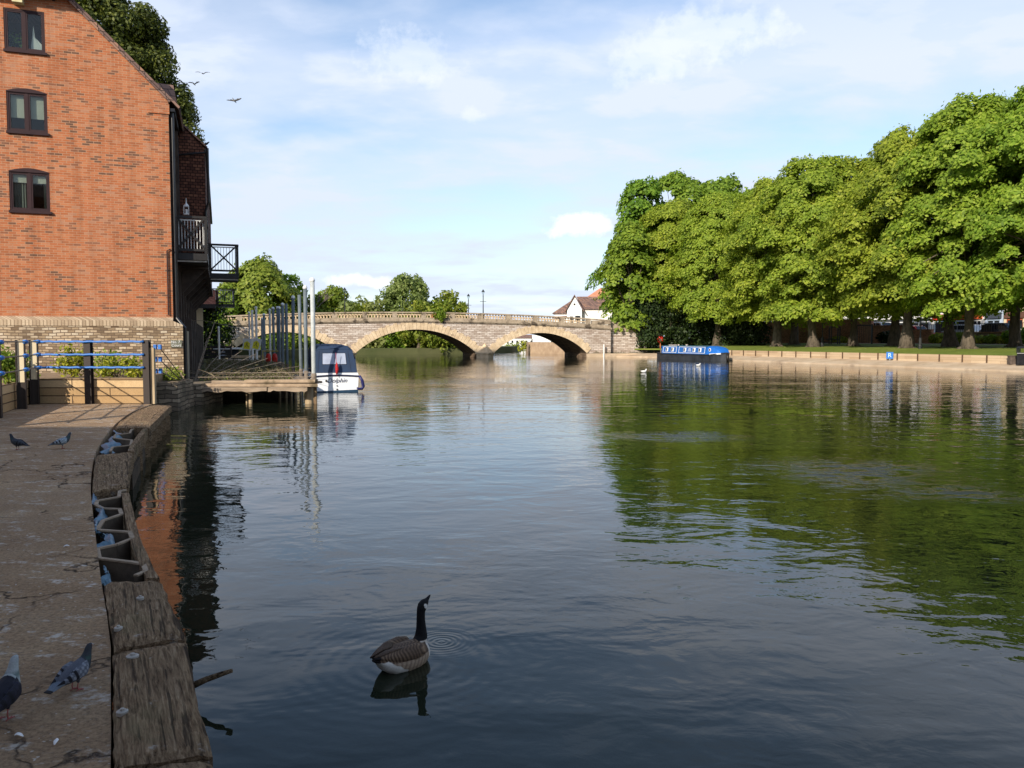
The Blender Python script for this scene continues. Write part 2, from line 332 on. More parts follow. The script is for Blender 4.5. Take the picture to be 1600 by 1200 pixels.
# weathered sleeper
def sleeper(name, rot):
    M = NM(name); v = M.co(rot=(0, 0, rot)); g = M.co((16, .9, 16), rot=(0, 0, 0))
    t = M.n('ShaderNodeTexCoord'); mp0 = M.n('ShaderNodeMapping'); mp0.inputs['Rotation'].default_value = (0, 0, rot); M.l(t.outputs['Object'], mp0.inputs[0])
    mp1 = M.n('ShaderNodeMapping'); mp1.inputs['Scale'].default_value = (26, 2.0, 26); M.l(mp0.outputs[0], mp1.inputs[0]); gv = mp1.outputs[0]
    gr = M.noise(gv, 2.4, 9, .68, .5); bg_ = M.noise(M.co(), 2.0, 6, .6)
    c = M.ramp(gr, [(.34, (.085, .055, .032)), (.46, (.24, .160, .095)), (.58, (.38, .27, .165)), (.7, (.54, .41, .28))])
    c = M.mix(.6, c, M.ramp(bg_, [(.3, (.55, .52, .48)), (.7, (1.15, 1.1, 1.0))]), 'MULTIPLY')
    dp = M.math('MULTIPLY', M.ramp(M.noise(M.co(), 6, 5, .6), [(.62, 0), (.68, 1)]), M.ramp(M.noise(M.co(), 30, 4, .7), [(.42, 0), (.55, .8)]))
    c = M.mix(dp, c, (.50, .47, .42))
    mp2 = M.n('ShaderNodeMapping'); mp2.inputs['Scale'].default_value = (26, .8, 26); M.l(mp0.outputs[0], mp2.inputs[0]); spl = M.ramp(M.noise(mp2.outputs[0], 1.2, 3, .5, .6), [(.60, 0), (.66, 1)])
    c = M.mix(M.math('MULTIPLY', spl, .8), c, (.035, .024, .016))
    c = M.mix(M.ramp(M.noise(M.co(), 1.7, 5, .6), [(.56, 0), (.68, .35)]), c, (.12, .13, .06))
    h = M.math('ADD', M.math('MULTIPLY', gr, 1.7), M.math('MULTIPLY', M.noise(M.co(), 60, 4, .7), .4)); h = M.math('SUBTRACT', h, M.math('MULTIPLY', spl, .9))
    return M.fin(c, .93, M.bump(h, .026), .15)
m_sleeper = sleeper('weathered_sleeper_timber', R(-27)); m_sleeper2 = sleeper('weathered_sleeper_timber_far', R(-18))
m_board = brickmat('pale_planter_boards', 1.9, .2, .012, [(0, (.36, .23, .11)), (.5, (.52, .36, .19)), (1, (.62, .46, .27))], (.08, .05, .03), .15, .01, .01, grime=(2, .55, (.28, .18, .09), .6))
m_deck = noisy('sandy_deck_timber', (.24, .17, .11), (.46, .35, .24), 2.2, 8, .9, .012, 18, (1, 5, 1), c3=(.13, .10, .06), s3=.9, t3=.52)
m_beam = noisy('rotten_beam_timber', (.17, .125, .085), (.40, .31, .22), 3, 7, .9, .012, 14, (.5, 4, 3))
m_pile = noisy('pale_pile_timber', (.30, .22, .13), (.50, .39, .25), 3, 6, .9, .008, 18, (3, 3, .4))
m_steel = noisy('blue_grey_steel', (.09, .115, .13), (.17, .20, .22), 3, 6, .55, .002, c3=(.16, .09, .05), s3=3, t3=.66)
m_galv = noisy('pale_galvanised', (.34, .37, .37), (.50, .53, .52), 6, 5, .5, .001)
m_pwhite = plain('grimy_white_tube', (.66, .66, .62), .5, var=.1)
m_rust = noisy('rusty_rod', (.13, .10, .075), (.28, .23, .18), 8, 5, .8, .002)
m_blue = plain('bright_blue_paint', (.03, .15, .46), .45, var=.25, scale=14)
m_navy = plain('navy_canvas', (.020, .040, .085), .8, var=.15, scale=3)
m_sheet = noisy('torn_blue_sheeting', (.06, .12, .17), (.16, .27, .35), 7, 5, .5, .006, 9, c3=(.35, .40, .40), s3=12, t3=.62)
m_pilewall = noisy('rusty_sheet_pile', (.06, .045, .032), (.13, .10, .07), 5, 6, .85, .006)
m_pilelip = noisy('worn_pile_lip', (.22, .165, .11), (.40, .31, .22), 9, 5, .85, .004)
m_soil = noisy('dark_damp_soil', (.035, .024, .016), (.13, .09, .055), 9, 8, .95, .03, 20)
m_soil2 = noisy('dry_planter_soil', (.16, .11, .065), (.34, .25, .16), 5, 8, .95, .02, 20)
m_bark = noisy('lime_bark', (.045, .036, .026), (.15, .12, .088), 5, 7, .95, .05, 9, (1, 1, .35))
m_dark_metal = plain('dark_iron', (.018, .02, .02), .5)
m_red = plain('red_paint', (.55, .03, .02), .4)
m_yellow = plain('yellow_print', (.92, .84, .06), .5, var=.05)
m_postwood = noisy('dark_bollard_timber', (.06, .035, .02), (.13, .08, .05), 6, 5, .85, .003)
def emisless(name, c, r=.4): return plain(name, c, r, var=.05)
# lawn
M = NM('park_lawn'); v = M.co()
c = M.ramp(M.noise(v, .35, 8, .65), [(.3, (.14, .185, .03)), (.55, (.20, .245, .042)), (.75, (.28, .28, .07))])
c = M.mix(M.ramp(M.noise(M.co((1, 1, 1)), 5, 6, .7), [(.4, .5), (.7, 0)]), c, (.10, .14, .025))
m_lawn = M.fin(c, .9, M.bump(M.noise(v, 9, 6, .8), .06), .15)
m_pave = noisy('pale_riverside_paving', (.40, .29, .19), (.58, .46, .33), .7, 8, .9, .01, 12, (1, 1, 1), c3=(.31, .23, .16), s3=.35, t3=.56)
m_edging = brickmat('pale_edging_boards', 2.4, .19, .009, [(0, (.38, .27, .17)), (.5, (.47, .35, .225)), (1, (.54, .42, .28))], (.30, .20, .12), .25, 0, .003, grime=(.5, .5, (.34, .27, .17), .5))
m_road = noisy('tarmac', (.045, .045, .047), (.07, .07, .07), 2, 6, .9, .004)
m_bankmud = noisy('river_bank_earth', (.05, .045, .025), (.15, .13, .07), .8, 8, .95, .05, 4)
m_ground = noisy('rough_ground', (.06, .08, .025), (.14, .14, .06), .1, 8, .95, .05, 2)
m_bed = noisy('silty_river_bed', (.02, .02, .01), (.035, .03, .018), .4, 4, .95, .01)
# leaves
def leafmat(name, stops, trans=.45, tcol=None, hue=.04):
    M = NM(name); g = M.n('ShaderNodeNewGeometry'); oi = M.n('ShaderNodeObjectInfo')
    c = M.ramp(g.outputs['Random Per Island'], stops)
    big = M.noise(M.co(kind='Object'), .35, 3, .6); c = M.mix(.5, c, M.ramp(big, [(.35, (.72, .80, .75)), (.65, (1.22, 1.14, 1.0))]), 'MULTIPLY')
    hs = M.n('ShaderNodeHueSaturation'); M.l(c, hs.inputs['Color'])
    mr = M.n('ShaderNodeMapRange'); M.l(oi.outputs['Random'], mr.inputs[0]); mr.inputs[3].default_value = .5 - hue * .35; mr.inputs[4].default_value = .5 + hue * .35; M.l(mr.outputs[0], hs.inputs['Hue'])
    d = M.n('ShaderNodeBsdfPrincipled'); M.nt.nodes.remove(M.b); M.b = d
    M.l(hs.outputs[0], d.inputs['Base Color']); d.inputs['Roughness'].default_value = .55; d.inputs['Specular IOR Level'].default_value = .25
    t = M.n('ShaderNodeBsdfTranslucent'); tm = M.mix(1, hs.outputs[0], tcol or (1.1, 1.15, .5), 'MULTIPLY'); M.l(tm, t.inputs['Color'])
    x = M.n('ShaderNodeMixShader'); x.inputs[0].default_value = trans; M.l(d.outputs[0], x.inputs[1]); M.l(t.outputs[0], x.inputs[2]); M.l(x.outputs[0], M.out.inputs[0])
    return M.m
lf_lime = leafmat('lime_leaves', [(0, (.145, .205, .022)), (.4, (.24, .335, .034)), (.8, (.335, .42, .048)), (1, (.42, .48, .075))], .5)
lf_deep = leafmat('deep_green_leaves', [(0, (.10, .175, .018)), (.5, (.165, .265, .026)), (1, (.26, .36, .042))], .44)
lf_mid = leafmat('mid_green_leaves', [(0, (.11, .175, .02)), (.5, (.19, .26, .032)), (1, (.30, .35, .06))], .4)
lf_grey = leafmat('willow_leaves', [(0, (.13, .18, .05)), (.5, (.22, .27, .08)), (1, (.32, .36, .14))], .4)
lf_yew = leafmat('dark_yew_leaves', [(0, (.010, .022, .006)), (.6, (.022, .042, .010)), (1, (.045, .07, .018))], .15)
lf_cedar = leafmat('olive_conifer_leaves', [(0, (.03, .042, .008)), (.5, (.07, .09, .015)), (1, (.17, .185, .035))], .25)
lf_shrub = leafmat('yellow_green_leaves', [(0, (.10, .13, .012)), (.5, (.26, .30, .025)), (1, (.5, .48, .06))], .35)
lf_dry = leafmat('dry_brush', [(0, (.05, .04, .02)), (.5, (.12, .10, .055)), (1, (.2, .17, .1))], .15)
m_twig = noisy('dry_twigs', (.10, .075, .05), (.24, .19, .13), 6, 5, .9, .003)
# ---------------------------------------------------------------- foliage
def leaf_object(name, P, N, size, rng, mat, parent=None, aspect=.62, loc=None):
    k = len(P); N = N / np.maximum(np.linalg.norm(N, axis=1, keepdims=True), 1e-6)
    r = rng.normal(size=(k, 3)); A = np.cross(N, r); A /= np.maximum(np.linalg.norm(A, axis=1, keepdims=True), 1e-6); B_ = np.cross(N, A)
    s = (size * rng.uniform(.6, 1.35, k))[:, None]
    bend = N * s * rng.uniform(-.15, .25, (k, 1))
    V = np.stack([P - A * s, P - B_ * s * aspect + bend, P + A * s, P + B_ * s * aspect + bend], 1).reshape(-1, 3)
    me = bpy.data.meshes.new(name); me.vertices.add(4 * k); me.vertices.foreach_set('co', V.astype('f').ravel())
    me.loops.add(4 * k); me.loops.foreach_set('vertex_index', np.arange(4 * k, dtype='i'))
    me.polygons.add(k); me.polygons.foreach_set('loop_start', np.arange(0, 4 * k, 4, dtype='i')); me.polygons.foreach_set('loop_total', np.full(k, 4, dtype='i'))
    me.materials.append(mat); me.update(calc_edges=True)
    o = bpy.data.objects.new(name, me); col.objects.link(o)
    if parent: o.parent = parent
    if loc is not None: o.location = loc
    return o
def pads(rng, centers, rads, flat, per, crown_c, droop=.35):
    P = []; N = []
    for c, r in zip(centers, rads):
        k = int(per * r * r); u = np.sqrt(rng.random(k)); a = rng.random(k) * 2 * np.pi
        out = (c - crown_c); out[2] *= .3; out = out / (np.linalg.norm(out) + 1e-6)
        x = np.cos(a) * u * r; y = np.sin(a) * u * r
        z = flat * r * (1 - u ** 2) - droop * r * u ** 2 + rng.normal(0, .16 * r, k)
        tilt = -(x * out[0] + y * out[1]) * .45
        P.append(np.stack([c[0] + x, c[1] + y, c[2] + z + tilt], 1))
        n = np.stack([np.cos(a) * u * .9 + out[0] * .9, np.sin(a) * u * .9 + out[1] * .9, np.full(k, .75)], 1) + rng.normal(0, .42, (k, 3))
        N.append(n)
    return np.concatenate(P), np.concatenate(N)
def balls(rng, centers, rads, per, squash=.85):
    P = []; N = []
    for c, r in zip(centers, rads):
        k = int(per * r * r); d = rng.normal(size=(k, 3)); d /= np.linalg.norm(d, axis=1, keepdims=True)
        q = rng.uniform(.55, 1.08, (k, 1)) ** .6
        p = d * q * r; p[:, 2] *= squash
        P.append(c + p); N.append(d + rng.normal(0, .45, (k, 3)))
    return np.concatenate(P), np.concatenate(N)
def crown_centers(rng, n, z0, z1, Rx, prof, inner=.45, lobes=5):
    ph = rng.random(4) * 6.28; out = []
    while len(out) < n:
        t = rng.random(); a = rng.random() * 6.283
        rr = prof(t) * Rx * (1 + .13 * math.sin(lobes * a + ph[0] + 3 * t) + .10 * math.sin(2 * a + ph[1]) + .10 * math.sin(9 * t + ph[2] + a))
        f = inner + (1 - inner) * rng.random() ** .45
        out.append((math.cos(a) * rr * f, math.sin(a) * rr * f, z0 + (z1 - z0) * t + rng.normal() * .25))
    return np.array(out)
def add_trunk(parent, rng, h, r, targets, mat=None, lean=(0, 0), burr=True, name='trunk'):
    b = MB(); rr = random.Random(int(rng.integers(1e6)))
    n = 14; pts = []; rad = []
    for i in range(n):
        t = i / (n - 1); pts.append((lean[0] * t + math.sin(t * 5) * .08, lean[1] * t, h * t - .15))
        rad.append(r * (1.55 if i == 0 else 1.25 if i == 1 else 1 - .55 * t) * (1 + (rr.uniform(-.1, .22) if burr else 0)))
    b.path(pts, rad, 12, jitter=.1 if burr else .04, rng=rr)
    for k in range(6 if burr else 0):
        a = rr.uniform(0, 6.28); b.path([(0, 0, .35), (math.cos(a) * r * 1.2, math.sin(a) * r * 1.2, .1), (math.cos(a) * r * 2.3, math.sin(a) * r * 2.3, -.12)], [r * .5, r * .42, r * .12], 7)
    for c in targets:
        s0 = rr.uniform(.35, .95); st = Vector((lean[0] * s0, lean[1] * s0, h * s0)); e = Vector(c)
        mid = st.lerp(e, .5) + Vector((rr.uniform(-.4, .4), rr.uniform(-.4, .4), rr.uniform(.1, .7)))
        b.path([st, mid, e], [r * .28 * (1.2 - s0 * .5), r * .16, r * .05], 6)
    return b.build(name, mat or m_bark, parent, smooth=True)
limeprof = lambda t: (math.sin(math.pi * (.16 + .80 * t)) ** .55) * (1 if t < .6 else 1 - .35 * (t - .6))
roundprof = lambda t: max(.12, math.sin(math.pi * (.08 + .88 * t))) ** .6
# ================================================================ SETTING: ground, water, banks
ZQ = .55
def bank(off, w_, z=0.0): return Vector((33.7 + .936 * off - .352 * w_, 52.7 + .352 * off + .936 * w_, z))
def bw(px, off):
    r = (px - 800) / F; return (33.7 + .936 * off - r * (52.7 + .352 * off)) / (.352 + .936 * r)
BE = Vector((-.352, .936, 0)); BN = Vector((.936, .352, 0)); BROT = math.atan2(-.936, .352)
b = MB(); b.poly([(-3000, -3000, -2.2), (3000, -3000, -2.2), (3000, 3000, -2.2), (-3000, 3000, -2.2)]); tag(b.build('ground', m_bed), kind='structure')
# water
M = NM('river_water'); tcn = M.n('ShaderNodeTexCoord'); P_ = tcn.outputs['Object']
def wmap(sc, rot=0):
    m = M.n('ShaderNodeMapping'); m.inputs['Scale'].default_value = sc; m.inputs['Rotation'].default_value = (0, 0, rot); M.l(P_, m.inputs[0]); return m.outputs[0]
fine = M.noise(wmap((1, 1.25, 1), R(14)), 4.6, 3, .55, .35)
mid = M.noise(wmap((.75, 1.15, 1), R(-10)), 1.35, 3, .5, .4)
swell = M.noise(wmap((1, 1, 1), R(20)), .45, 2, .5, .2)
tiny = M.noise(wmap((1, 1.3, 1)), 9, 3, .6)
gust = M.ramp(M.noise(wmap((.55, 1.3, 1), R(10)), .075, 5, .55, .5), [(.42, .12), (.62, 1)])
# breezy patches where the surface is crinkled
def patch(px, py, rx, ry, ang):
    c = G(px, py, 0); m = M.n('ShaderNodeMapping', vector_type='TEXTURE'); m.inputs['Location'].default_value = c; m.inputs['Rotation'].default_value = (0, 0, ang); m.inputs['Scale'].default_value = (rx, ry, 1)
    M.l(P_, m.inputs[0]); nz = M.n('ShaderNodeTexNoise'); M.l(P_, nz.inputs['Vector']); nz.inputs['Scale'].default_value = .5; nz.inputs['Detail'].default_value = 5
    a = M.n('ShaderNodeVectorMath', operation='SUBTRACT'); M.l(nz.outputs['Color'], a.inputs[0]); a.inputs[1].default_value = (.5, .5, .5)
    a2 = M.n('ShaderNodeVectorMath', operation='MULTIPLY'); M.l(a.outputs[0], a2.inputs[0]); a2.inputs[1].default_value = (1.4, 1.4, 0)
    q = M.n('ShaderNodeVectorMath', operation='ADD'); M.l(m.outputs[0], q.inputs[0]); M.l(a2.outputs[0], q.inputs[1])
    q2 = M.n('ShaderNodeVectorMath', operation='MULTIPLY'); M.l(q.outputs[0], q2.inputs[0]); q2.inputs[1].default_value = (1, 1, 0)
    ln = M.n('ShaderNodeVectorMath', operation='LENGTH'); M.l(q2.outputs[0], ln.inputs[0]); return M.ramp(ln.outputs['Value'], [(.0, 1), (1, 0)])
pt = M.math('MAXIMUM', patch(1060, 682, 1.9, 1.3, 0), patch(1340, 735, 2.1, 2.2, 0))
pt = M.math('MAXIMUM', pt, patch(1480, 770, 1.5, 1.2, 0))
pt = M.math('MULTIPLY', pt, M.ramp(M.noise(wmap((1, 1.6, 1)), 2.6, 4, .6), [(.44, 0), (.58, 1)]))
amp = M.math('ADD', M.math('MULTIPLY', fine, M.math('MULTIPLY', gust, .0062)), M.math('MULTIPLY', mid, M.math('ADD', .011, M.math('MULTIPLY', gust, .011))))
amp = M.math('ADD', amp, M.math('MULTIPLY', swell, .012))
amp = M.math('ADD', amp, M.math('MULTIPLY', M.math('MULTIPLY', tiny, pt), .012))
# rings spreading from where the goose has just dipped, and from its body
def rings(px, py, k, decay, a):
    c = G(px, py, 0); s = M.n('ShaderNodeVectorMath', operation='DISTANCE'); M.l(P_, s.inputs[0]); s.inputs[1].default_value = c
    d = s.outputs['Value']; e = M.math('POWER', 2.718, M.math('MULTIPLY', M.math('POWER', d, 2), -decay))
    wv = M.math('SINE', M.math('MULTIPLY', d, k)); return M.math('MULTIPLY', M.math('MULTIPLY', wv, e), a)
amp = M.math('ADD', amp, rings(690, 1003, 150, 30, .0006))
amp = M.math('ADD', amp, rings(635, 1035, 60, 1.5, .00035))
nrm = M.bump(amp, 1.0)
M.l(M.math('ADD', M.math('MULTIPLY', pt, .42), .012), M.b.inputs['Roughness'])
M.b.inputs['Base Color'].default_value = (.014, .019, .010, 1); M.b.inputs['IOR'].default_value = 1.333; M.b.inputs['Specular IOR Level'].default_value = .5
M.l(nrm, M.b.inputs['Normal'])
bc = M.mix(M.ramp(M.noise(wmap((1, 1, 1)), .16, 3), [(.4, 0), (.7, 1)]), (.010, .014, .009), (.026, .030, .014)); M.l(bc, M.b.inputs['Base Color'])
m_water = M.m
b = MB(); b.poly([(-260, -160, 0), (300, -160, 0), (300, 190, 0), (-260, 190, 0)]); tag(b.build('water', m_water), kind='structure')

# right bank: paving, boards, lawn, road
def strip(name, mat, prof, ws, kind='structure'):
    b = MB(); k = len(prof); vs = []; fs = []
    for w_ in ws:
        for off, z in prof: vs.append(bank(off, w_, z))
    for i in range(len(ws) - 1):
        for j in range(k - 1): a = i * k + j; fs.append((a, a + 1, a + k + 1, a + k))
    b.add(vs, fs); return tag(b.build(name, mat), kind=kind)
WS = [-160, -60, 0, 20, 45, 48.5]
strip('riverside_paving', m_pave, [(0, -2), (0, .10), (.12, .14), (2.5, .47), (2.62, .47)], WS)
rb = MB()     # end of the paving swings in to the bridge abutment
e0, e1 = bank(0, 48.5), bank(2.62, 48.5)
rb.add([(e0.x, e0.y, -2), (e0.x, e0.y, .12), (e1.x, e1.y, .47), (12.0, 100.4, -2), (12.0, 100.4, .12), (13.6, 102.6, .47)], [(0, 1, 4, 3), (1, 2, 5, 4)])
tag(rb.build('riverside_path', m_pave), kind='structure')
b = MB()
LW = [-160, -60, -20, 0, 15, 30, 45, 50]; LP = [(2.62, .9), (2.7, 1.04), (4.5, 1.16), (7, 1.40), (14, 1.56), (22, 1.70), (24.5, 1.73)]
strip('lawn', m_lawn, LP, LW)
b = MB(); q0 = bank(2.62, 50); q1 = bank(24.5, 50)
b.add([(q0.x, q0.y, .9), (q0.x, q0.y, 1.04), (q1.x, q1.y, 1.73), (13.4, 102.8, .9), (13.4, 102.8, 1.04), (40, 140, 1.73)], [(0, 1, 4, 3), (1, 2, 5, 4)])
tag(b.build('lawn', m_lawn), kind='structure')
strip('footpath', m_pave, [(21.2, 1.705), (23.4, 1.735)], LW[:-1])
strip('road', m_road, [(24.9, 1.5), (25.0, 2.30), (44, 2.34)], [-200, 0, 60, 78])
strip('terrain', m_ground, [(43.9, 2.2), (60, 2.3), (2500, 2.4)], [-2500, -100, 80, 2500])
# far land beyond the bridge and the left bank, closed round the river
b = MB()
def land(pts, z, name, mat):
    b = MB(); b.prism([(x, y, -2.1) for x, y in pts], (0, 0, z + 2.1)); return tag(b.build(name, mat), kind='structure')
land([(-34, 97), (-24, 114), (-14, 119), (-6, 124), (0, 150), (2, 175), (16, 175), (11, 150), (9.5, 124), (10.5, 110), (40, 140), (90, 150), (2500, 200), (2500, 2500), (-2500, 2500), (-2500, 97)], .9, 'terrain', m_ground)
land([(-11.9, 28.2), (-19.7, 50), (-27, 72), (-32.2, 87.5), (-34, 97.3), (-700, 97.3), (-700, 28.2)], .62, 'terrain', m_ground)
land([(-60, 20.05), (-12, 20.05), (-12.0, 28.0), (-60, 28.0)], .55, 'terrain', m_ground)

# ================================================================ near quay
def interp(tab, y):
    for (x0, y0), (x1, y1) in zip(tab, tab[1:]):
        if y0 <= y <= y1: return x0 + (x1 - x0) * (y - y0) / (y1 - y0)
    (x0, y0), (x1, y1) = (tab[0], tab[1]) if y < tab[0][1] else (tab[-2], tab[-1])
    return x0 + (x1 - x0) * (y - y0) / (y1 - y0)
OUT = [(268, 632.5), (258, 641), (247, 652), (234, 665), (221, 681), (211, 697), (204, 716), (200, 742), (201, 765), (205, 782), (218, 837), (235, 875), (250, 903), (275, 957), (291, 992), (295, 1025), (304, 1070), (315, 1112), (327, 1150), (332, 1175), (335, 1200), (338, 1260), (338, 1400), (330, 1800)]
INN = [(240, 631), (222, 637), (205, 645), (186, 658), (166, 680), (152, 703), (145, 730), (143, 765), (147, 800), (153, 850), (160, 905), (170, 962), (176, 1012), (176, 1087), (177, 1150), (176, 1200), (174, 1300), (160, 1800)]
# quay slab
q = MB(); ys = [631.2, 634, 640, 646, 653, 662, 675, 690, 705, 722, 745, 770, 800, 830, 865, 905, 960, 1010, 1080, 1150, 1200, 1300, 1450, 1800]
edge = [G(interp(INN, y) - 2.5 * (y - 531) / 669 - 1, y, ZQ) for y in ys]
poly = [(p.x, p.y) for p in edge] + [(-1.1, 1.0), (-.2, -.5), (.6, -1.2), (30, -1.2), (30, -80), (-80, -80), (-80, 20.1), (-12, 20.1)]
b = MB(); b.prism([(x, y, -2) for x, y in poly], (0, 0, ZQ + 2)); tag(b.build('quay', m_quay), kind='structure')
b = MB(); b.prism([(-1.15, 1.2, -2), (-.6, -.4, -2), (.5, -1.0, -2), (1.2, -1.25, -2), (1.2, -1.5, -2), (-1.5, -1.5, -2), (-1.5, 1.2, -2)], (0, 0, ZQ + 1.99)); tag(b.build('quay_corner', m_quay), kind='structure')
rk = random.Random(5)
def sleeper_obj(yl0, yl1, yr0, yr1, label, mat, grp=None, z=ZQ + .03, th=.24, rows=None, cols=7, bolts=(), rough=.007):
    rows = rows or max(6, int(abs(G(200, yl1, z).y - G(200, yl0, z).y) / .07)); g = []
    for i in range(rows + 1):
        t = i / rows; yl = yl0 + (yl1 - yl0) * t; yr = yr0 + (yr1 - yr0) * t
        a = G(interp(INN, yl) + 1.5, yl, z); c = G(interp(OUT, yr), yr, z); g.append([a.lerp(c, j / cols) for j in range(cols + 1)])
    vs = []; k = cols + 3
    for i, row in enumerate(g):
        en = .018 if i in (0, rows) else 0
        for j in range(-1, cols + 2):
            p = row[min(max(j, 0), cols)].copy()
            if j in (-1, cols + 1): p.z = z - th; p.x += rk.uniform(-.004, .004)
            elif j in (0, cols): p.z -= .014 + rk.uniform(0, .012); p.x += rk.uniform(-.007, .007)
            else: p.z += rk.uniform(-rough, rough * .6)
            p.z -= en if j not in (-1, cols + 1) else 0; vs.append(p)
    fs = [(i * k + j, i * k + j + 1, (i + 1) * k + j + 1, (i + 1) * k + j) for i in range(rows) for j in range(k - 1)]
    fs += [tuple(range(k)), tuple(range(rows * k, (rows + 1) * k))]
    b = MB(); b.add(vs, fs); cc = sum((Vector(p) for p in vs), Vector()) / len(vs); cc.z = z
    o = tag(b.build('timber_sleeper', mat, smooth=False, origin=cc), label, 'sleeper', grp)
    for (bx, by, r) in bolts:
        p = G(bx, by, z + .002) - cc; bb = MB(); bb.lathe([(r, -.01), (r, .006), (r * .8, .009)], 14, p); bb.lathe([(r * .42, .009), (r * .42, .016), (r * .25, .019)], 6, p)
        bb.build('bolt', m_bolt, o)
    return o
m_bolt = plain('dull_zinc_bolt', (.36, .34, .30), .55, metal=.3)
SG = 'timber sleepers edging the quay'
sleeper_obj(906, 1008, 903, 990, 'weathered edge sleeper with two round bolts, just past the open cells', m_sleeper, SG, bolts=((219, 935, .022), (185, 982, .022)))
sleeper_obj(1014, 1193, 995, 1170, 'big cracked edge sleeper nearest the two large pigeons, bird droppings at its far end', m_sleeper, SG, bolts=((191, 1113, .024), (207, 1026, .03)))
sleeper_obj(1199, 1420, 1178, 1390, 'edge sleeper cut off by the bottom of the picture', m_sleeper, SG)
sleeper_obj(708, 765, 705, 757, 'short shaggy edge sleeper between the two open gaps', m_sleeper, SG, rough=.012)
sleeper_obj(631.5, 667, 632.5, 666, 'long curved edge sleeper ending at the planter fence', m_sleeper2, SG, rows=24, th=.17)
# waling beam along the water side
def beam_strip(ys, inset0, inset1, z0, z1, name, mat, label=None, cat=None, jit=.004):
    b = MB(); vs = []
    for y in ys:
        o = G(interp(OUT, y), y, ZQ); i_ = G(interp(INN, y), y, ZQ); d = (i_ - o); d.z = 0; d.normalize()
        a = o + d * inset0; c = o + d * inset1
        for p, z in ((a, z0), (a, z1), (c, z1), (c, z0)): vs.append((p.x + rk.uniform(-jit, jit), p.y, z + rk.uniform(-jit, jit)))
    n = len(ys); fs = [(i * 4 + j, i * 4 + (j + 1) % 4, i * 4 + 4 + (j + 1) % 4, i * 4 + 4 + j) for i in range(n - 1) for j in range(4)] + [(0, 1, 2, 3), (4 * n - 4, 4 * n - 3, 4 * n - 2, 4 * n - 1)]
    b.add(vs, fs); cc = Vector(vs[len(vs) // 2]); o = b.build(name, mat, origin=cc)
    return tag(o, label, cat)
beam_strip([768, 774, 782, 795, 810, 825, 837, 850, 862, 875, 889, 901], 0.0, .085, ZQ - .2, ZQ - .01, 'waling_beam', m_sleeper, 'narrow grey waling beam on the water side of the longer open gap', 'beam')
beam_strip([668, 674, 681, 689, 697, 704], .0, .085, ZQ - .2, ZQ - .01, 'waling_beam', m_sleeper, 'narrow waling beam on the water side of the shorter, farther gap', 'beam')
# quay face under the sleepers
ysf = [632.5, 640, 650, 665, 681, 697, 716, 742, 765, 800, 850, 903, 957, 1025, 1112, 1200, 1400]
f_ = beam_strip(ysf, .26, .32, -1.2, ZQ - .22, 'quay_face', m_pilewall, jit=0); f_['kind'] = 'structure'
f2 = beam_strip(ysf[:12], .05, .12, ZQ - .36, ZQ - .26, 'lower_waling', m_sleeper, 'dark lower timber rail bolted along the wet quay face', 'beam', jit=.003)
# short fender stubs seen against the dark face
for k, y in enumerate((636, 642, 649, 657, 668, 684)):
    o = G(interp(OUT, y), y, ZQ); b = MB(); b.box(-.20, -.02, -.07, .07, -1.0, ZQ - .22); s_ = b.build('fender_block', m_sleeper, origin=None); s_.location = (o.x - .03, o.y, 0); s_.rotation_euler = (0, 0, R(-40))
    tag(s_, 'dark fender block under the curved edge sleeper, ' + ('farthest of its row, by the planter', 'second from the planter', 'third from the planter', 'fourth from the planter', 'fifth from the planter', 'nearest of its row')[k], 'fender', 'fender blocks on the quay face')
# sheet pile cells
def piles(pts, label, floor_y, sheet):
    t = thing('sheet_piling', label, 'sheet piling', G(pts[0][0], pts[0][1], 0))
    L = t.location.copy(); b = MB(); lip = MB()
    W = [G(x, y, ZQ - .02) for x, y in pts]
    for a, c in zip(W, W[1:]):
        d = (c - a); n_ = Vector((-d.y, d.x, 0)).normalized() * .012; 
        b.prism([a - n_ - L, c - n_ - L, c + n_ - L, a + n_ - L], (0, 0, -.55)); lip.bar(a - L + Vector((0, 0, .003)), c - L + Vector((0, 0, .003)), .034, .014)
    b.build('pile_wall', m_pilewall, t); lip.build('pile_lip', m_pilelip, t)
    s = MB(); ps = [G(x, y, ZQ) for x, y in floor_y]; rr = random.Random(3)
    ps = [Vector((p.x, p.y, 0)) - Vector((L.x, L.y, 0)) for p in ps]
    s.prism([(p.x, p.y, -1.0) for p in ps], (0, 0, 1.0 + .24)); s.build('silt_fill', m_soil, t)
    rr = random.Random(9)
    for si, seg in enumerate(sheet):
        sh = MB(); W2 = []; n = 40; wd = []
        for i in range(n + 1):
            u = i / n * (len(seg) - 1); j = min(int(u), len(seg) - 2); f = u - j
            x = seg[j][0] * (1 - f) + seg[j + 1][0] * f; y = seg[j][1] * (1 - f) + seg[j + 1][1] * f; ww = seg[j][2] * (1 - f) + seg[j + 1][2] * f
            W2.append(G(x + 1.5, y, ZQ - .012) - L); wd.append(ww * .85)
        rows = []
        for i, p in enumerate(W2):
            rows.append([p + Vector((wd[i] * (k / 5 - .5) + rr.uniform(-.008, .008), rr.uniform(-.006, .006), .016 * math.sin(k * 1.5 + i * .35) + rr.uniform(-.004, .004) - abs(k - 1.6) * .012 - (.03 if k == 5 else 0))) for k in range(6)])
        vs = [v for r in rows for v in r]; fs = [(i * 6 + j, i * 6 + j + 1, i * 6 + 7 + j, i * 6 + 6 + j) for i in range(n) for j in range(5)]
        sh.add(vs, fs); so_ = sh.build('torn_sheeting', m_sheet, t, smooth=True)
    return t
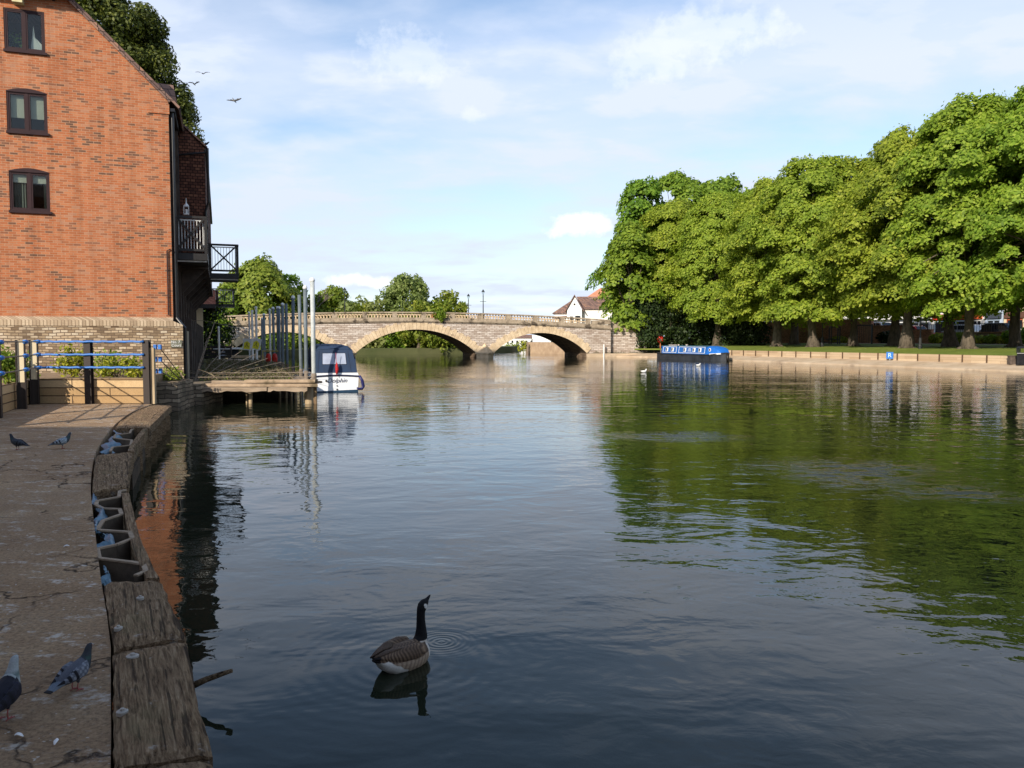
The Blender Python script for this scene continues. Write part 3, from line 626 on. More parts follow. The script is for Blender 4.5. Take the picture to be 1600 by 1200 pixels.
piles([(196, 766), (187, 768), (186, 777), (152, 783), (150, 790), (161, 795), (187, 796), (190, 804), (161, 814), (152, 828), (158, 829), (203, 832), (207, 842), (181, 852), (152, 858), (155, 873), (205, 879), (224, 882), (228, 893), (212, 900)],
      'line of open steel sheet pile cells with torn blue sheeting, in the longer gap', [(144, 767), (197, 767), (206, 800), (221, 850), (243, 902), (160, 902), (152, 850), (147, 800)],
      [[(146, 770, .05), (148, 785, .10), (160, 795, .09), (157, 807, .08), (148, 812, .07), (149, 826, .09), (153, 829, .06)], [(152, 830, .05), (170, 833, .09), (173, 846, .13), (160, 850, .18), (150, 856, .07), (152, 866, .04)], [(163, 885, .03), (169, 897, .04), (160, 904, .12), (156, 908, .05)]])
piles([(213, 669), (205, 672), (203, 677), (180, 680), (178, 685), (206, 688), (204, 696), (176, 699), (172, 706)], 'small open sheet pile gap stuffed with faded blue sheeting, nearer the fence', [(176, 669), (226, 669), (206, 706), (153, 706)],
      [[(178, 672, .10), (186, 677, .16), (172, 684, .14), (180, 690, .2), (163, 694, .18), (172, 701, .16), (158, 706, .1)]])
# sticks caught against the quay
b = MB(); b.path([G(303, 1071, .10), G(322, 1062, .13), G(345, 1054, .16), G(362, 1048, .19)], [.022, .020, .017, .012], 7, jitter=.2, rng=rk); o = b.build('driftwood_stick', m_sleeper, smooth=True)
tag(o, 'dark stick poking out of the quay edge over the water', 'stick')

# ================================================================ planter, fence, corner walls
GR = R(20)
t = thing('timber_planter', 'long raised timber planter against the stone base of the brick building', 'planter', G(60, 632, ZQ))
def PW(px, py, d): return D(px, py, d) - t.location
b = MB(); zt = 1.18 - ZQ
x0, x1 = -12.06, -9.02
L = t.location
b.box(x0 - L.x, x1 - L.x, 20.0 - L.y, 20.07 - L.y, 0, zt); b.build('front_boards', m_board, t)
LF = [(-12.0, 20.0), (-9.85, 14.2)]      # left run of the fence: towards the camera
dirL = Vector((2.15, -5.8, 0)).normalized()
b = MB(); a = Vector((-12.06, 19.98, 0)); c = a + dirL * 12; nL = Vector((-dirL.y, dirL.x, 0)) * .05
t2 = thing('timber_planter', 'shaded planter boards running toward the camera on the left edge', 'planter', (a.x, a.y, ZQ))
bb = MB(); rot = math.atan2(dirL.y, dirL.x); t2.rotation_euler = (0, 0, rot)
bb.box(0, 12, -.07, 0, 0, .60); bb.build('front_boards', m_board, t2)
bb = MB(); bb.prism([(0, -.08, 0), (12, -.08, 0), (12, -6, 0), (0, -6, 0)], (0, 0, .52)); bb.build('soil', m_soil2, t2)
b = MB(); b.prism([(x0 - L.x - 6, 20.08 - L.y, 0), (x1 - L.x, 20.08 - L.y, 0), (-10.62 - L.x, 23.69 - L.y, 0), (-11.1 - L.x, 26.3 - L.y, 0), (-11.9 - L.x, 26.6 - L.y, 0), (x0 - L.x - 6, 24.4 - L.y, 0)], (0, 0, .56)); b.build('soil', m_soil2, t)
# fence
tf = thing('fence', 'blue pipe rail fence on dark steel posts round the planter corner', 'fence', (-12.0, 19.93, ZQ))
o0 = tf.location
def hpost(x, y, rot_, h, w_=.17, d_=.15):
    p = MB(); p.box(-w_ / 2, w_ / 2, -d_ / 2, -d_ / 2 + .02, 0, h); p.box(-w_ / 2, w_ / 2, d_ / 2 - .02, d_ / 2, 0, h); p.box(-.012, .012, -d_ / 2 + .02, d_ / 2 - .02, 0, h)
    o = p.build('post', m_postwood, tf); o.location = (x - o0.x, y - o0.y, 0); o.rotation_euler = (0, 0, rot_); return o
m_post2 = plain('brown_black_steel', (.030, .021, .017), .6)
for px in (140, 231):
    P0 = D(px, 620, 19.93); o = hpost(P0.x, P0.y, 0, 1.60, .165 if px == 140 else .155); o.data.materials[0] = m_post2
p = D(240, 620, 19.98); b = MB(); b.box(-.05, .05, -.05, .05, 0, 1.40); o = b.build('timber_post', m_pile, tf); o.location = (p.x - o0.x, p.y - o0.y, 0)
lp = []
for s in (0.12, 1.55, 3.85, 6.3):
    P0 = Vector((-11.95, 19.9, 0)) + dirL * s + Vector((.06, .04, 0)); lp.append(P0)
    o = hpost(P0.x, P0.y, math.atan2(dirL.y, dirL.x) + 0, 1.6, .13, .19); o.data.materials[0] = m_post2
    pl_ = MB(); pl_.box(.013, .02, -.07, .07, .62, 1.585); q = pl_.build('web_plate', m_cream, tf); q.location = (P0.x - o0.x, P0.y - o0.y, 0); q.rotation_euler = (0, 0, math.atan2(dirL.y, dirL.x))
b = MB(); b.box(-.12, .12, -.05, .08, 0, .64); o = b.build('corner_post', m_post2, tf); o.location = (.05, .0, 0)
for z in (1.555, 1.235, .915):
    r_ = MB(); P1 = D(226, 600, 19.83); n = 30; pts = []
    for i in range(n + 1):
        x = (-11.9 + (P1.x + 11.9) * i / n); pts.append((x - o0.x, -.10, z + .006 * math.sin(i * 1.7)))
    r_.path(pts, .028, 8); r_.build('rail', m_blue, tf, smooth=True)
    r_ = MB(); a = lp[0] - o0; c = lp[3] - o0 + dirL * .4; off = Vector((dirL.y, -dirL.x, 0)) * -.11
    r_.path([(a.x + off.x, a.y + off.y, z), (c.x + off.x, c.y + off.y, z)], .016, 8); r_.build('rail', m_rust, tf)
    for P0 in lp:
        r_ = MB(); a = P0 - o0 + off
        r_.path([(a.x - dirL.x * .10, a.y - dirL.y * .10, z), (a.x + dirL.x * .10, a.y + dirL.y * .10, z)], .05, 10); r_.build('blue_sleeve', m_blue, tf, smooth=True)
# stays dropping to the stone wall on the right
for z in (1.42, 1.10, .80):
    P0 = D(244, 600, 20.6)
    for k_, xx in enumerate((.0, .12)):
        r_ = MB(); r_.box(P0.x + xx - .035 - o0.x, P0.x + xx + .035 - o0.x, P0.y - .04 - o0.y, P0.y + .04 - o0.y, z - .06, z + .06); r_.build('blue_clip', m_blue, tf)
    r_ = MB(); e = D(290 - (1.42 - z) * 14, 597, 25.6); r_.path([(P0.x + .1 - o0.x, P0.y - o0.y, z), (e.x - o0.x, e.y - o0.y, .80 - ZQ)], .014, 6); r_.build('stay_rod', m_rust, tf)
# stone quay walls by the fence end
b = MB(); A = D(236, 632, 23.7); B_ = D(278, 632, 24.0); b.prism([(A.x, A.y, -1), (B_.x, B_.y, -1), (B_.x - .3, 25.95, -1), (A.x - .3, 25.95, -1)], (0, 0, 1.88)); o = b.build('quay_wall', m_quaystone, origin=(A.x, A.y, 0)); tag(o, 'dark broken brick and stone wall at the end of the planter', 'wall')
b = MB(); A = D(277, 632, 25.9); B_ = D(314, 632, 26.2); b.prism([(A.x, A.y, -1), (B_.x, B_.y, -1), (B_.x, B_.y + 2, -1), (A.x, A.y + 2, -1)], (0, 0, 1.72)); o = b.build('quay_wall', m_quaystone, origin=(A.x, A.y, 0)); tag(o, 'rough stone quay wall beside the jetty, sunlit at its corner', 'wall')

# ================================================================ brick building
BL = (-11.4, 27.0, 0)
bld = thing('brick_building', 'tall orange brick apartment building with a stone base on the left', 'building', BL, GR)
wz = [(11.18, 12.45), (8.68, 9.93), (6.22, 7.46)]; wx0, wx1 = -4.66, -3.54
b = MB(); zb = 2.80
# gable face around the windows, a real wall .3 thick
def sl(pts): b.prism([(x, 0, z) for x, z in pts], (0, .3, 0))
sl([(wx1, zb), (0, zb), (0, 10.05), (-3.05, 13.10), (wx1, 13.10)])
sl([(-14, zb), (wx0, zb), (wx0, 13.10), (-10.95, 13.10), (-14, 10.05)])
zs = [zb] + [z for p in wz[::-1] for z in p] + [13.10]
for i in range(0, len(zs), 2): sl([(wx0, zs[i]), (wx1, zs[i]), (wx1, zs[i + 1]), (wx0, zs[i + 1])])
b.box(-.3, 0, .3, 23.5, zb, 10.05); b.box(-14, -13.7, .3, 23.5, zb, 10.05); b.box(-14, 0, 23.5, 23.8, zb, 10.05)
b.box(-.62, .03, -.035, .0, 9.62, 9.95)
b.build('wall', m_brick, bld)
b = MB(); b.box(-14.2, .30, -.24, 23.9, -1.5, 2.60); b.build('stone_base', m_stone, bld)
b = MB(); b.prism([(0, -.26, 2.483), (0, .02, 2.483), (0, .02, 2.96), (0, -.02, 2.97), (0, -.26, 2.76)], (.0, 0, 0)) if False else None
b.prism([(-14.2, -.26, 2.603), (-14.2, .012, 2.603), (-14.2, .012, 2.80), (-14.2, -.003, 2.90), (-14.2, -.26, 2.78)], (14.2, 0, 0))
b.prism([(.0, -.26, 2.603), (.31, -.26, 2.603), (.31, -.26, 2.64), (.0, -.26, 2.78)], (0, 1.2, 0)); b.build('stone_coping', m_coping, bld)
# windows
for i, (z0, z1) in enumerate(wz):
    fr = MB(); y0, y1 = .015, .10; m_ = .055; xm = (wx0 + wx1) / 2
    fr.box(wx0, wx0 + m_, y0, y1, z0, z1); fr.box(wx1 - m_, wx1, y0, y1, z0, z1); fr.box(wx0, wx1, y0 + .001, y1, z1 - m_, z1 - .001); fr.box(wx0, wx1, y0 + .001, y1, z0 + .001, z0 + m_); fr.box(xm - .04, xm + .04, y0 + .002, y1, z0, z1)
    for a_, c_ in ((wx0 + m_, xm - .04), (xm + .04, wx1 - m_)):   # casements
        fr.box(a_, a_ + .045, y0 + .012, y1 - .01, z0 + m_, z1 - m_); fr.box(c_ - .045, c_, y0 + .012, y1 - .01, z0 + m_, z1 - m_)
        fr.box(a_, c_, y0 + .013, y1 - .01, z0 + m_, z0 + m_ + .045); fr.box(a_, c_, y0 + .013, y1 - .01, z1 - m_ - .045, z1 - m_)
    if i > 0:
        n = 8; pts = [(wx0, -.012, z1 - .03)] + [(wx0 + (wx1 - wx0) * k / n, -.012, z1 + .10 * math.sin(math.pi * k / n) + .0) for k in range(n + 1)] + [(wx1, -.012, z1 - .03)]
        fr.prism(pts, (0, .08, 0))
    wd = fr.build('window', m_frame, bld)
    s = MB(); s.box(wx0 - .02, wx1 + .05, -.07, .10, z0 - .075, z0 - .002); s.build('sill', m_frame, wd)
    p = MB(); p.box(wx0 + m_, wx1 - m_, .05, .056, z0 + m_, z1 - m_); p.build('pane', m_glass, wd)
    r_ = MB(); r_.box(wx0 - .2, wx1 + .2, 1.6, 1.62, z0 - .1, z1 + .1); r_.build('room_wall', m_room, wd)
    if i == 1:
        r_ = MB(); r_.box(wx0 + .05, wx1 - .05, .16, .17, z0 + .46, z1 - .03); r_.build('blind', m_blind, wd)
    if i == 2:
        r_ = MB(); r_.box(wx0 + .06, wx1 - .06, .14, .16, z1 - .34, z1 - .05); r_.build('blind', m_blind, wd)
        for a_, c_ in ((wx0 + .06, wx0 + .42), (wx1 - .20, wx1 - .05)):
            r_ = MB(); n = 14; pts = [(a_ + (c_ - a_) * k / n, .20 + .02 * math.sin(k * 2.2), z0 + .04) for k in range(n + 1)]
            r_.add(pts + [(x, y, z1 - .2) for x, y, z in pts], [(k, k + 1, n + 2 + k, n + 1 + k) for k in range(n)]); r_.build('curtain', m_curtain, wd)
    if i == 0:
        r_ = MB(); r_.poly([(xm + .13, .14, z0 + .08), (wx1 - .07, .14, z0 + .06), (wx1 - .12, .14, z0 + .3), (wx1 - .30, .17, z0 + .50), (xm + .22, .14, z0 + .85), (xm + .19, .14, z0 + .6)]); r_.build('curtain', m_white, wd)
        # house plant on the inner sill
        pr = np.random.default_rng(4); k = 90; P = np.stack([pr.normal(wx0 + .3, .10, k), pr.normal(.25, .05, k), pr.normal(z0 + .32, .15, k)], 1); leaf_object('house_plant', P, pr.normal(size=(k, 3)) + [0, -1, .4], .05, pr, lf_deep, wd)['kind'] = 'stuff'
# soldier course over windows is part of the brick; security box
b = MB(); b.box(-4.36, -4.08, -.30, -.002, 12.56, 12.76); b.prism([(-4.36, -.30, 12.76), (-4.08, -.30, 12.76), (-4.08, -.002, 12.80), (-4.36, -.002, 12.80)], (0, 0, .10)); b.build('nest_box', m_pale, bld)
# roof
def slope(pts, th, mat, name, par=bld):
    b = MB(); n_ = (Vector(pts[1]) - Vector(pts[0])).cross(Vector(pts[2]) - Vector(pts[0])).normalized()
    if n_.z < 0: n_ = -n_
    b.prism(pts, n_ * th); return b.build(name, mat, par)
slope([(.32, -.07, 9.83), (-3.08, -.07, 13.22), (-7, 4.0, 17.15), (-7, 23.9, 17.15), (.32, 23.9, 9.83)], .07, m_brownroof, 'roof')
slope([(-14.3, -.07, 9.83), (-10.92, -.07, 13.22), (-7, 4.0, 17.15), (-7, 23.9, 17.15), (-14.3, 23.9, 9.83)], .07, m_brownroof, 'roof')
slope([(-2.80, -.36, 12.98), (-11.2, -.36, 12.98), (-7, 4.0, 17.28)], .06, m_slate, 'hip_roof')
b = MB(); b.box(-11.2, -2.75, -.42, -.32, 12.88, 12.96); 
for k in range(12): b.box(-3.3 - k * .62, -3.22 - k * .62, -.30, -.002, 12.82, 12.89)
b.build('gutter', m_black, bld)
b = MB(); b.bar((.06, -.05, 10.02), (-3.07, -.05, 13.14), .10, .06, up=(1, 0, 1)); b.build('verge', m_brownroof, bld)
b = MB(); b.box(.06, .20, -.03, 23.9, 9.72, 9.82); b.path([(.10, .12, 9.78), (.10, .12, 2.9), (.36, -.05, 2.55), (.36, -.05, .8)], .05, 8); b.build('downpipe', m_blackp, bld)
b = MB(); b.path([(-.03, -.04, 5.18), (-.14, -.05, 5.12), (-.14, -.05, 2.98)], .022, 8); b.build('waste_pipe', m_frame, bld)
# dormer
b = MB(); b.box(-1.6, -.02, 3.6, 5.6, 9.9, 10.95); b.build('dormer', m_tile, bld)
b = MB(); b.prism([(-2.2, 3.4, 10.95), (.12, 3.4, 10.95), (.0, 3.75, 11.62), (-2.2, 3.9, 11.75)], (0, 0, .05)); b.prism([(.12, 3.4, 10.95), (.12, 5.8, 10.95), (.0, 5.4, 11.62), (.0, 3.75, 11.62)], (-.05, 0, .0)); b.build('dormer_roof', m_brownroof, bld)
# river side: timber posts and dark openings
for k in range(11):
    y = .25 + k * 2.2; b = MB(); b.box(.002, .16, y, y + .22, 2.4, 9.7); b.build('timber_post', m_tim, bld)
for k in range(10):
    y = 1.0 + k * 2.2; b = MB(); b.box(.305, .42, y - .9, y + .75, .72, 2.45); b.build('base_panel', m_panel, bld)
    b = MB(); b.box(.305, .52, y + .80, y + 1.22, .70, 2.9); b.build('buttress', m_tim, bld)
# bay hung with tiles
b = MB(); b.prism([(0, 3.2, 5.05), (1.06, 3.2, 5.05), (1.06, 3.2, 9.35), (0.0, 3.2, 10.35)], (0, 20.3, 0)); b.build('tiled_bay', m_tile, bld)
b = MB(); b.box(.0, 1.10, 3.1, 23.5, 4.80, 5.04); b.build('bay_beam', m_tim, bld)
for k in range(8):
    b = MB(); y = 3.4 + k * 2.7; b.prism([(.16, y, 3.9), (.16, y, 4.8), (1.0, y, 4.8)], (0, .16, 0)); b.build('bracket', m_tim, bld)
b = MB(); b.prism([(-.05, 3.1, 10.42), (1.16, 3.1, 9.28), (1.16, 3.1, 9.35), (-.05, 3.1, 10.5)], (0, 20.5, 0)); b.build('bay_roof', m_brownroof, bld)
b = MB(); b.path([(.05, 3.08, 8.95), (1.10, 3.05, 9.12)], .035, 8); b.path([(1.16, 3.12, 9.3), (1.16, 3.12, 7.3), (1.05, 3.14, 7.0), (1.05, 3.14, 5.0)], .045, 8); b.path([(.12, 3.05, 9.6), (.12, 3.05, 5.1)], .045, 8); b.build('downpipe', m_blackp, bld)
b = MB(); b.box(1.06, 1.16, 3.2, 23.5, 9.22, 9.30); b.build('gutter', m_blackp, bld)
def balcony(par, x0, x1, y0, y1, z0, name='balcony', clutter=None, whitebars=True):
    b = MB(); b.box(x0, x1, y0, y1, z0, z0 + .22); b.box(x0, x0 + .09, y0, y0 + .09, z0 + .22, z0 + 1.42); b.box(x1 - .09, x1, y0, y0 + .09, z0 + .22, z0 + 1.42)
    b.box(x1 - .09, x1, y1 - .09, y1, z0 + .22, z0 + 1.42)
    b.box(x0, x1, y0 - .01, y0 + .10, z0 + 1.42, z0 + 1.50); b.box(x1 - .10, x1 + .01, y0 + .1, y1, z0 + 1.42, z0 + 1.50)
    b.box(x0 + .09, x1 - .09, y0 + .01, y0 + .08, z0 + .30, z0 + .38); b.box(x1 - .08, x1 - .01, y0 + .09, y1 - .09, z0 + .30, z0 + .38)
    o = b.build(name, m_black, par)
    c = MB()
    for A_, B2 in (((x0 + .09, y0 + .03, z0 + .38), (x1 - .09, y0 + .03, z0 + 1.42)), ((x0 + .09, y0 + .035, z0 + 1.42), (x1 - .09, y0 + .035, z0 + .38))): c.bar(A_, B2, .07, .06)
    for A_, B2 in (((x1 - .04, y0 + .09, z0 + .38), (x1 - .04, y1 - .09, z0 + 1.42)), ((x1 - .045, y0 + .09, z0 + 1.42), (x1 - .045, y1 - .09, z0 + .38))): c.bar(A_, B2, .07, .06)
    c.build('cross_brace', m_black, o)
    if whitebars:
        v = MB(); n = 9
        for k in range(n): x = x0 + .14 + (x1 - x0 - .28) * k / (n - 1); v.box(x - .011, x + .011, y0 + .075, y0 + .095, z0 + .38, z0 + 1.38)
        n = int((y1 - y0) / .12)
        for k in range(n): y = y0 + .15 + (y1 - y0 - .3) * k / (n - 1); v.box(x1 - .11, x1 - .09, y - .011, y + .011, z0 + .38, z0 + 1.38)
        v.box(x0 + .1, x1 - .1, y0 + .07, y0 + .1, z0 + 1.34, z0 + 1.385); v.build('white_bars', m_pbar, o)
    s = MB(); s.box(x0 + .05, x1 - .03, y0 + .12, y0 + .16, z0 - .06, z0 - .01); s.build('white_trim', m_pbar, o)
    return o
m_pbar = plain('dull_white_bars', (.62, .62, .60), .6)
balcony(bld, .07, 1.12, .55, 3.1, 4.90); balcony(bld, 1.07, 2.30, 8.2, 10.8, 4.84)
b = MB()
for k in range(7): b.box(.1, 1.0, 3.6 + k * 2.8, 5.6 + k * 2.8, 5.045, 5.0); 
tl = thing('lantern', 'white lantern hanging above the nearer balcony', 'lantern', Vector(BL) + Matrix.Rotation(GR, 3, 'Z') @ Vector((.42, 1.9, 6.62)), GR)
b = MB(); b.box(-.09, .09, -.09, .09, 0, .03); b.box(-.09, .09, -.09, .09, .28, .31)
for a_, c_ in ((-1, -1), (1, -1), (1, 1), (-1, 1)): b.box(a_ * .08 - .01, a_ * .08 + .01, c_ * .08 - .01, c_ * .08 + .01, .03, .28)
b.build('frame', m_white, tl); b = MB(); b.lathe([(.04, .03), (.04, .2)], 10); b.build('candle', m_white, tl); b = MB(); b.lathe([(.10, .31), (.02, .42), (.008, .6)], 8); b.build('cap', m_white, tl)
# second block beyond
b2 = thing('apartment_block', 'farther riverside block with a low red tiled roof and a small balcony', 'building', Vector(BL) + Matrix.Rotation(GR, 3, 'Z') @ Vector((0, 33, 0)), GR)
b = MB(); b.box(-8, -.9, 0, 14, 0, 8.5); b.build('wall', m_brick, b2)
b = MB(); b.box(-1.0, .3, 1.0, 1.3, .6, 4.6); b.box(-.95, -.5, .6, .9, .6, 4.55); b.build('cream_wall', m_cream, b2)
b = MB(); b.prism([(-2.0, 0, 5.65), (1.05, 0, 5.65), (1.25, -.6, 4.75), (-2.0, -.6, 4.75)], (0, 9, 0.0)) if False else b.prism([(-3, -.6, 4.72), (1.2, -.6, 4.72), (1.2, 1.2, 5.75), (-3, 1.2, 5.75)], (0, .1, .06)); b.box(-3, 1.15, 1.25, 9.5, 4.7, 5.7); b.build('porch_roof', m_tiler, b2)
b = MB(); b.box(-3, 1.2, -.62, -.5, 4.42, 4.72); b.build('fascia', m_black, b2)
balcony(b2, .85, 2.65, 8.6, 11, 4.90)
b = MB(); b.box(.5, 1.4, 9.5, 12, 4.6, 6.3); b.build('tiled_bay', m_tile, b2)
# name sign on the stone base
def text_mb(body, size, depth=.004):
    cu = bpy.data.curves.new('t', 'FONT'); cu.body = body; cu.size = size; cu.extrude = depth; cu.align_x = 'CENTER'; cu.align_y = 'CENTER'
    ob = bpy.data.objects.new('t', cu); col.objects.link(ob); dg = bpy.context.evaluated_depsgraph_get(); me = bpy.data.meshes.new_from_object(ob.evaluated_get(dg)); bpy.data.objects.remove(ob)
    mb = MB(); mb.add([v.co.copy() for v in me.vertices], [tuple(p.vertices) for p in me.polygons]); return mb
def text_obj(body, size, mat, parent, loc, rot=(math.pi / 2, 0, 0), name='lettering', shear=0, depth=.004, sx=1):
    mb = text_mb(body, size, depth); mb.v = [((x + y * shear) * sx, y, z) for x, y, z in mb.v]
    o = mb.build(name, mat, parent, recalc=False); o.location = loc; o.rotation_euler = rot; return o
Rz = Matrix.Rotation(GR, 3, 'Z')
ts = thing('name_sign', 'small grey sign with white words on the corner of the stone base', 'sign', Vector(BL) + Rz @ Vector((.09, -.275, 2.02)), GR)
b = MB(); b.box(-.17, .17, -.005, .03, -.12, .12); b.build('panel', noisy('mossy_slate_sign', (.10, .11, .08), (.2, .2, .15), 8), ts)
text_obj('No. 7', .12, m_white, ts, (-.02, -.012, .055)); text_obj('Court', .12, m_white, ts, (.0, -.012, -.055))

# ================================================================ jetty
DV = Vector((-.342, .94, 0)); J0 = Vector((-6.42, 26.4, 0))
tj = thing('timber_jetty', 'sandy timber jetty deck on piles beside the stone wall', 'jetty', (-8.5, 26.5, 0)); o0 = tj.location
deckpts = [(-10.45, 26.55), (J0.x, J0.y), (J0.x + DV.x * 36, J0.y + DV.y * 36), (-22.5, 61), (-11.0, 28.0)]
b = MB(); b.prism([(x - o0.x, y - o0.y, .60) for x, y in deckpts], (0, 0, .10)); b.build('deck', m_deck, tj)
for k, (zz0, zz1, yy, xa, xb) in enumerate(((.44, .585, 26.42, -10.4, -8.1), (.46, .59, 26.38, -8.05, -6.75))):
    b = MB(); n = 14; pts = []
    for i in range(n + 1):
        x = xa + (xb - xa) * i / n; pts.append((x - o0.x, yy - o0.y - .06, zz0 + rk.uniform(-.03, .03)))
    b.add(pts + [(p[0], p[1] + .001, zz1 + rk.uniform(-.03, .0)) for p in pts] + [(p[0], p[1] + .15, zz1) for p in pts] + [(p[0], p[1] + .15, zz0) for p in pts], [(r * (n + 1) + i, r * (n + 1) + i + 1, ((r + 1) % 4) * (n + 1) + i + 1, ((r + 1) % 4) * (n + 1) + i) for r in range(4) for i in range(n)])
    b.build('fascia_beam', m_beam, tj)
for k in range(3):
    b = MB(); b.bar((-10.1 + 1.2 * k - o0.x, 27.0 + .1 * k - o0.y, .745 + .002 * k), (-8.9 + 1.25 * k - o0.x, 26.62 - o0.y + rk.uniform(0, .3), .74), .24, .07, up=(0, 0, 1)); b.build('loose_plank', m_beam, tj)
b = MB(); b.bar((-8.9 - o0.x, 26.75 - o0.y, .77), (-6.5 - o0.x, 26.55 - o0.y, .79), .3, .1); b.build('loose_plank', m_deck, tj)
for px, r_, y in ((391.5, .068, 27.0), (385.5, .03, 27.1), (483, .145, 27.0), (447, .05, 29.5), (455, .05, 30.5), (462, .06, 29.0), (470, .05, 31), (437, .05, 32)):
    P0 = D(px, 620, y); b = MB(); b.path([(P0.x - o0.x, P0.y - o0.y, -2), (P0.x - o0.x, P0.y - o0.y, .2), (P0.x - o0.x, P0.y - o0.y, .59)], [r_ * 1.05, r_, r_], 12, jitter=.03, rng=rk); b.build('pile', m_pile, tj, smooth=True)
b = MB(); b.box(-13.0 - o0.x, -9.5 - o0.x, 34 - o0.y, 34.3 - o0.y, -1.5, .59); b.build('back_wall', m_quaystone, tj)
P0 = D(492.5, 610, 26.75); b = MB(); b.box(P0.x - .05 - o0.x, P0.x + .05 - o0.x, P0.y - .05 - o0.y, P0.y + .05 - o0.y, -2, .72); b.build('pile', m_sleeper, tj)
# tall mooring poles along the outer edge
def pole(px, z1, r_, mat, label, grp='tall mooring poles along the jetty', cap=True, z0=-2.0, dx=0):
    d = 3.146 / ((px - 800) / F + .364); P0 = D(px, 560, d)
    t_ = thing('mooring_pole', label, 'pole', (P0.x, P0.y, 0), 0, grp)
    b = MB(); b.path([(0, 0, z0), (0, 0, z1 * .6), (0, 0, z1)], r_, 12); b.build('shaft', mat, t_, smooth=True)
    b = MB(); b.lathe([(r_ * 1.12, .55), (r_ * 1.2, .62), (r_ * 1.2, .98), (r_ * 1.05, 1.02)], 12); b.build('rusty_sleeve', m_rust, t_); t_.rotation_euler = (rk.uniform(-.010, .010), rk.uniform(-.013, .013), rk.uniform(0, 6))
    if cap: b = MB(); b.lathe([(r_ * 1.15, 0), (r_ * 1.25, .05), (r_ * .9, .10), (r_ * .2, .13)], 10, (0, 0, z1)); b.build('cap', m_white if r_ > .06 or mat is m_pwhite else m_galv, t_)
    return t_
pole(490.3, 4.12, .078, m_galv, 'pale galvanised pole standing nearest, right beside the cruiser')
names = [(478.5, 4.02, .068, m_steel, 'thick blue-grey pole next behind the pale galvanised pole'), (470.5, 3.9, .064, m_steel, 'capless blue-grey pole, second behind the pale pole'),
 (457.7, 3.95, .068, m_steel, 'white capped blue-grey pole, third behind the pale pole'), (448.8, 3.85, .068, m_steel, 'fourth blue-grey pole behind the pale one, no cap showing'),
 (441.6, 3.9, .078, m_steel, 'fifth blue-grey pole behind the pale one'), (437.4, 3.8, .068, m_steel, 'sixth blue-grey pole behind the pale one, almost touching its neighbour'), (434.8, 3.85, .078, m_steel, 'seventh blue-grey pole, left of the near-touching pair'),
 (428.6, 3.95, .078, m_steel, 'eighth blue-grey pole, just right of the slim white tube'), (414, 3.9, .085, m_steel, 'far blue-grey pole left of the red jackets'), (409.5, 3.7, .085, m_steel, 'farthest blue-grey pole at the end of the jetty row')]
for a_ in names: pole(a_[0], a_[1], a_[2], a_[3], a_[4], cap=a_[0] not in (470.5, 448.8))
def wpole(px, ytop, ybot, d, r_, label, mat=None):
    P0 = D(px, ybot, d); P1 = D(px, ytop, d); t_ = thing('white_pole', label, 'pole', (P0.x, P0.y, .7), 0, 'slim white poles on the jetty')
    b = MB(); b.path([(0, 0, 0), (0, 0, P1.z - .7)], r_, 8); b.build('shaft', mat or m_pwhite, t_); b = MB(); b.lathe([(r_ * 1.3, 0), (r_ * 1.3, .06), (.004, .1)], 8, (0, 0, P1.z - .7)); b.build('cap', m_white, t_)
wpole(422.6, 485, 566, 44, .06, 'slim white tube standing in front of the red jackets')
wpole(401.3, 481, 562, 50, .075, 'slim white pole carrying the right yellow notice')
wpole(395.0, 487, 560, 53, .075, 'slim white pole between the two yellow notices')
wpole(390.3, 489, 560, 56, .06, 'thin grey-white pole behind the left yellow notice', m_galv)
wpole(342.3, 512, 546, 60, .08, 'short white post in front of the bridge end, left of the van')
# fan of rusty rods (anti climb guard)
tfan = thing('rod_fan', 'fan of rusty bare rods spreading low over the jetty deck', 'fence', D(303, 597, 27.6)); o0 = tfan.location
hub = Vector((0, 0, -.02)); ends = [(323, 533), (335, 504), (353, 543), (378, 548), (400, 553), (418, 560), (440, 566), (470, 572), (486, 583)]
for k, (px, py) in enumerate(ends):
    e = D(px, py, 28.2 + .35 * k) - o0; b = MB(); b.path([hub + Vector((.02 * k, .03 * k, 0)), (hub + e) / 2 + Vector((0, 0, rk.uniform(-.03, .03))), e], [.016, .013, .010], 6); b.build('rod', m_rust, tfan)
for py, d in ((583, 27.8), (589.5, 27.4)):
    a_ = D(290, py, d) - o0; e = D(488, py - 1, d) - o0; b = MB(); b.path([a_, (a_ + e) / 2, e], .013, 6); b.build('rail', m_rust, tfan)
b = MB(); pts = [D(x, y, 29.5) - o0 for x, y in ((300, 501), (318, 501), (330, 503), (342, 506), (365, 512), (398, 530))]; b.path(pts, .008, 5); b.build('wire', m_rust, tfan)
b = MB(); b.path([D(x, y, 29) - o0 for x, y in ((335, 504), (330, 520), (320, 537))], .014, 5); b.build('rod', m_rust, tfan)
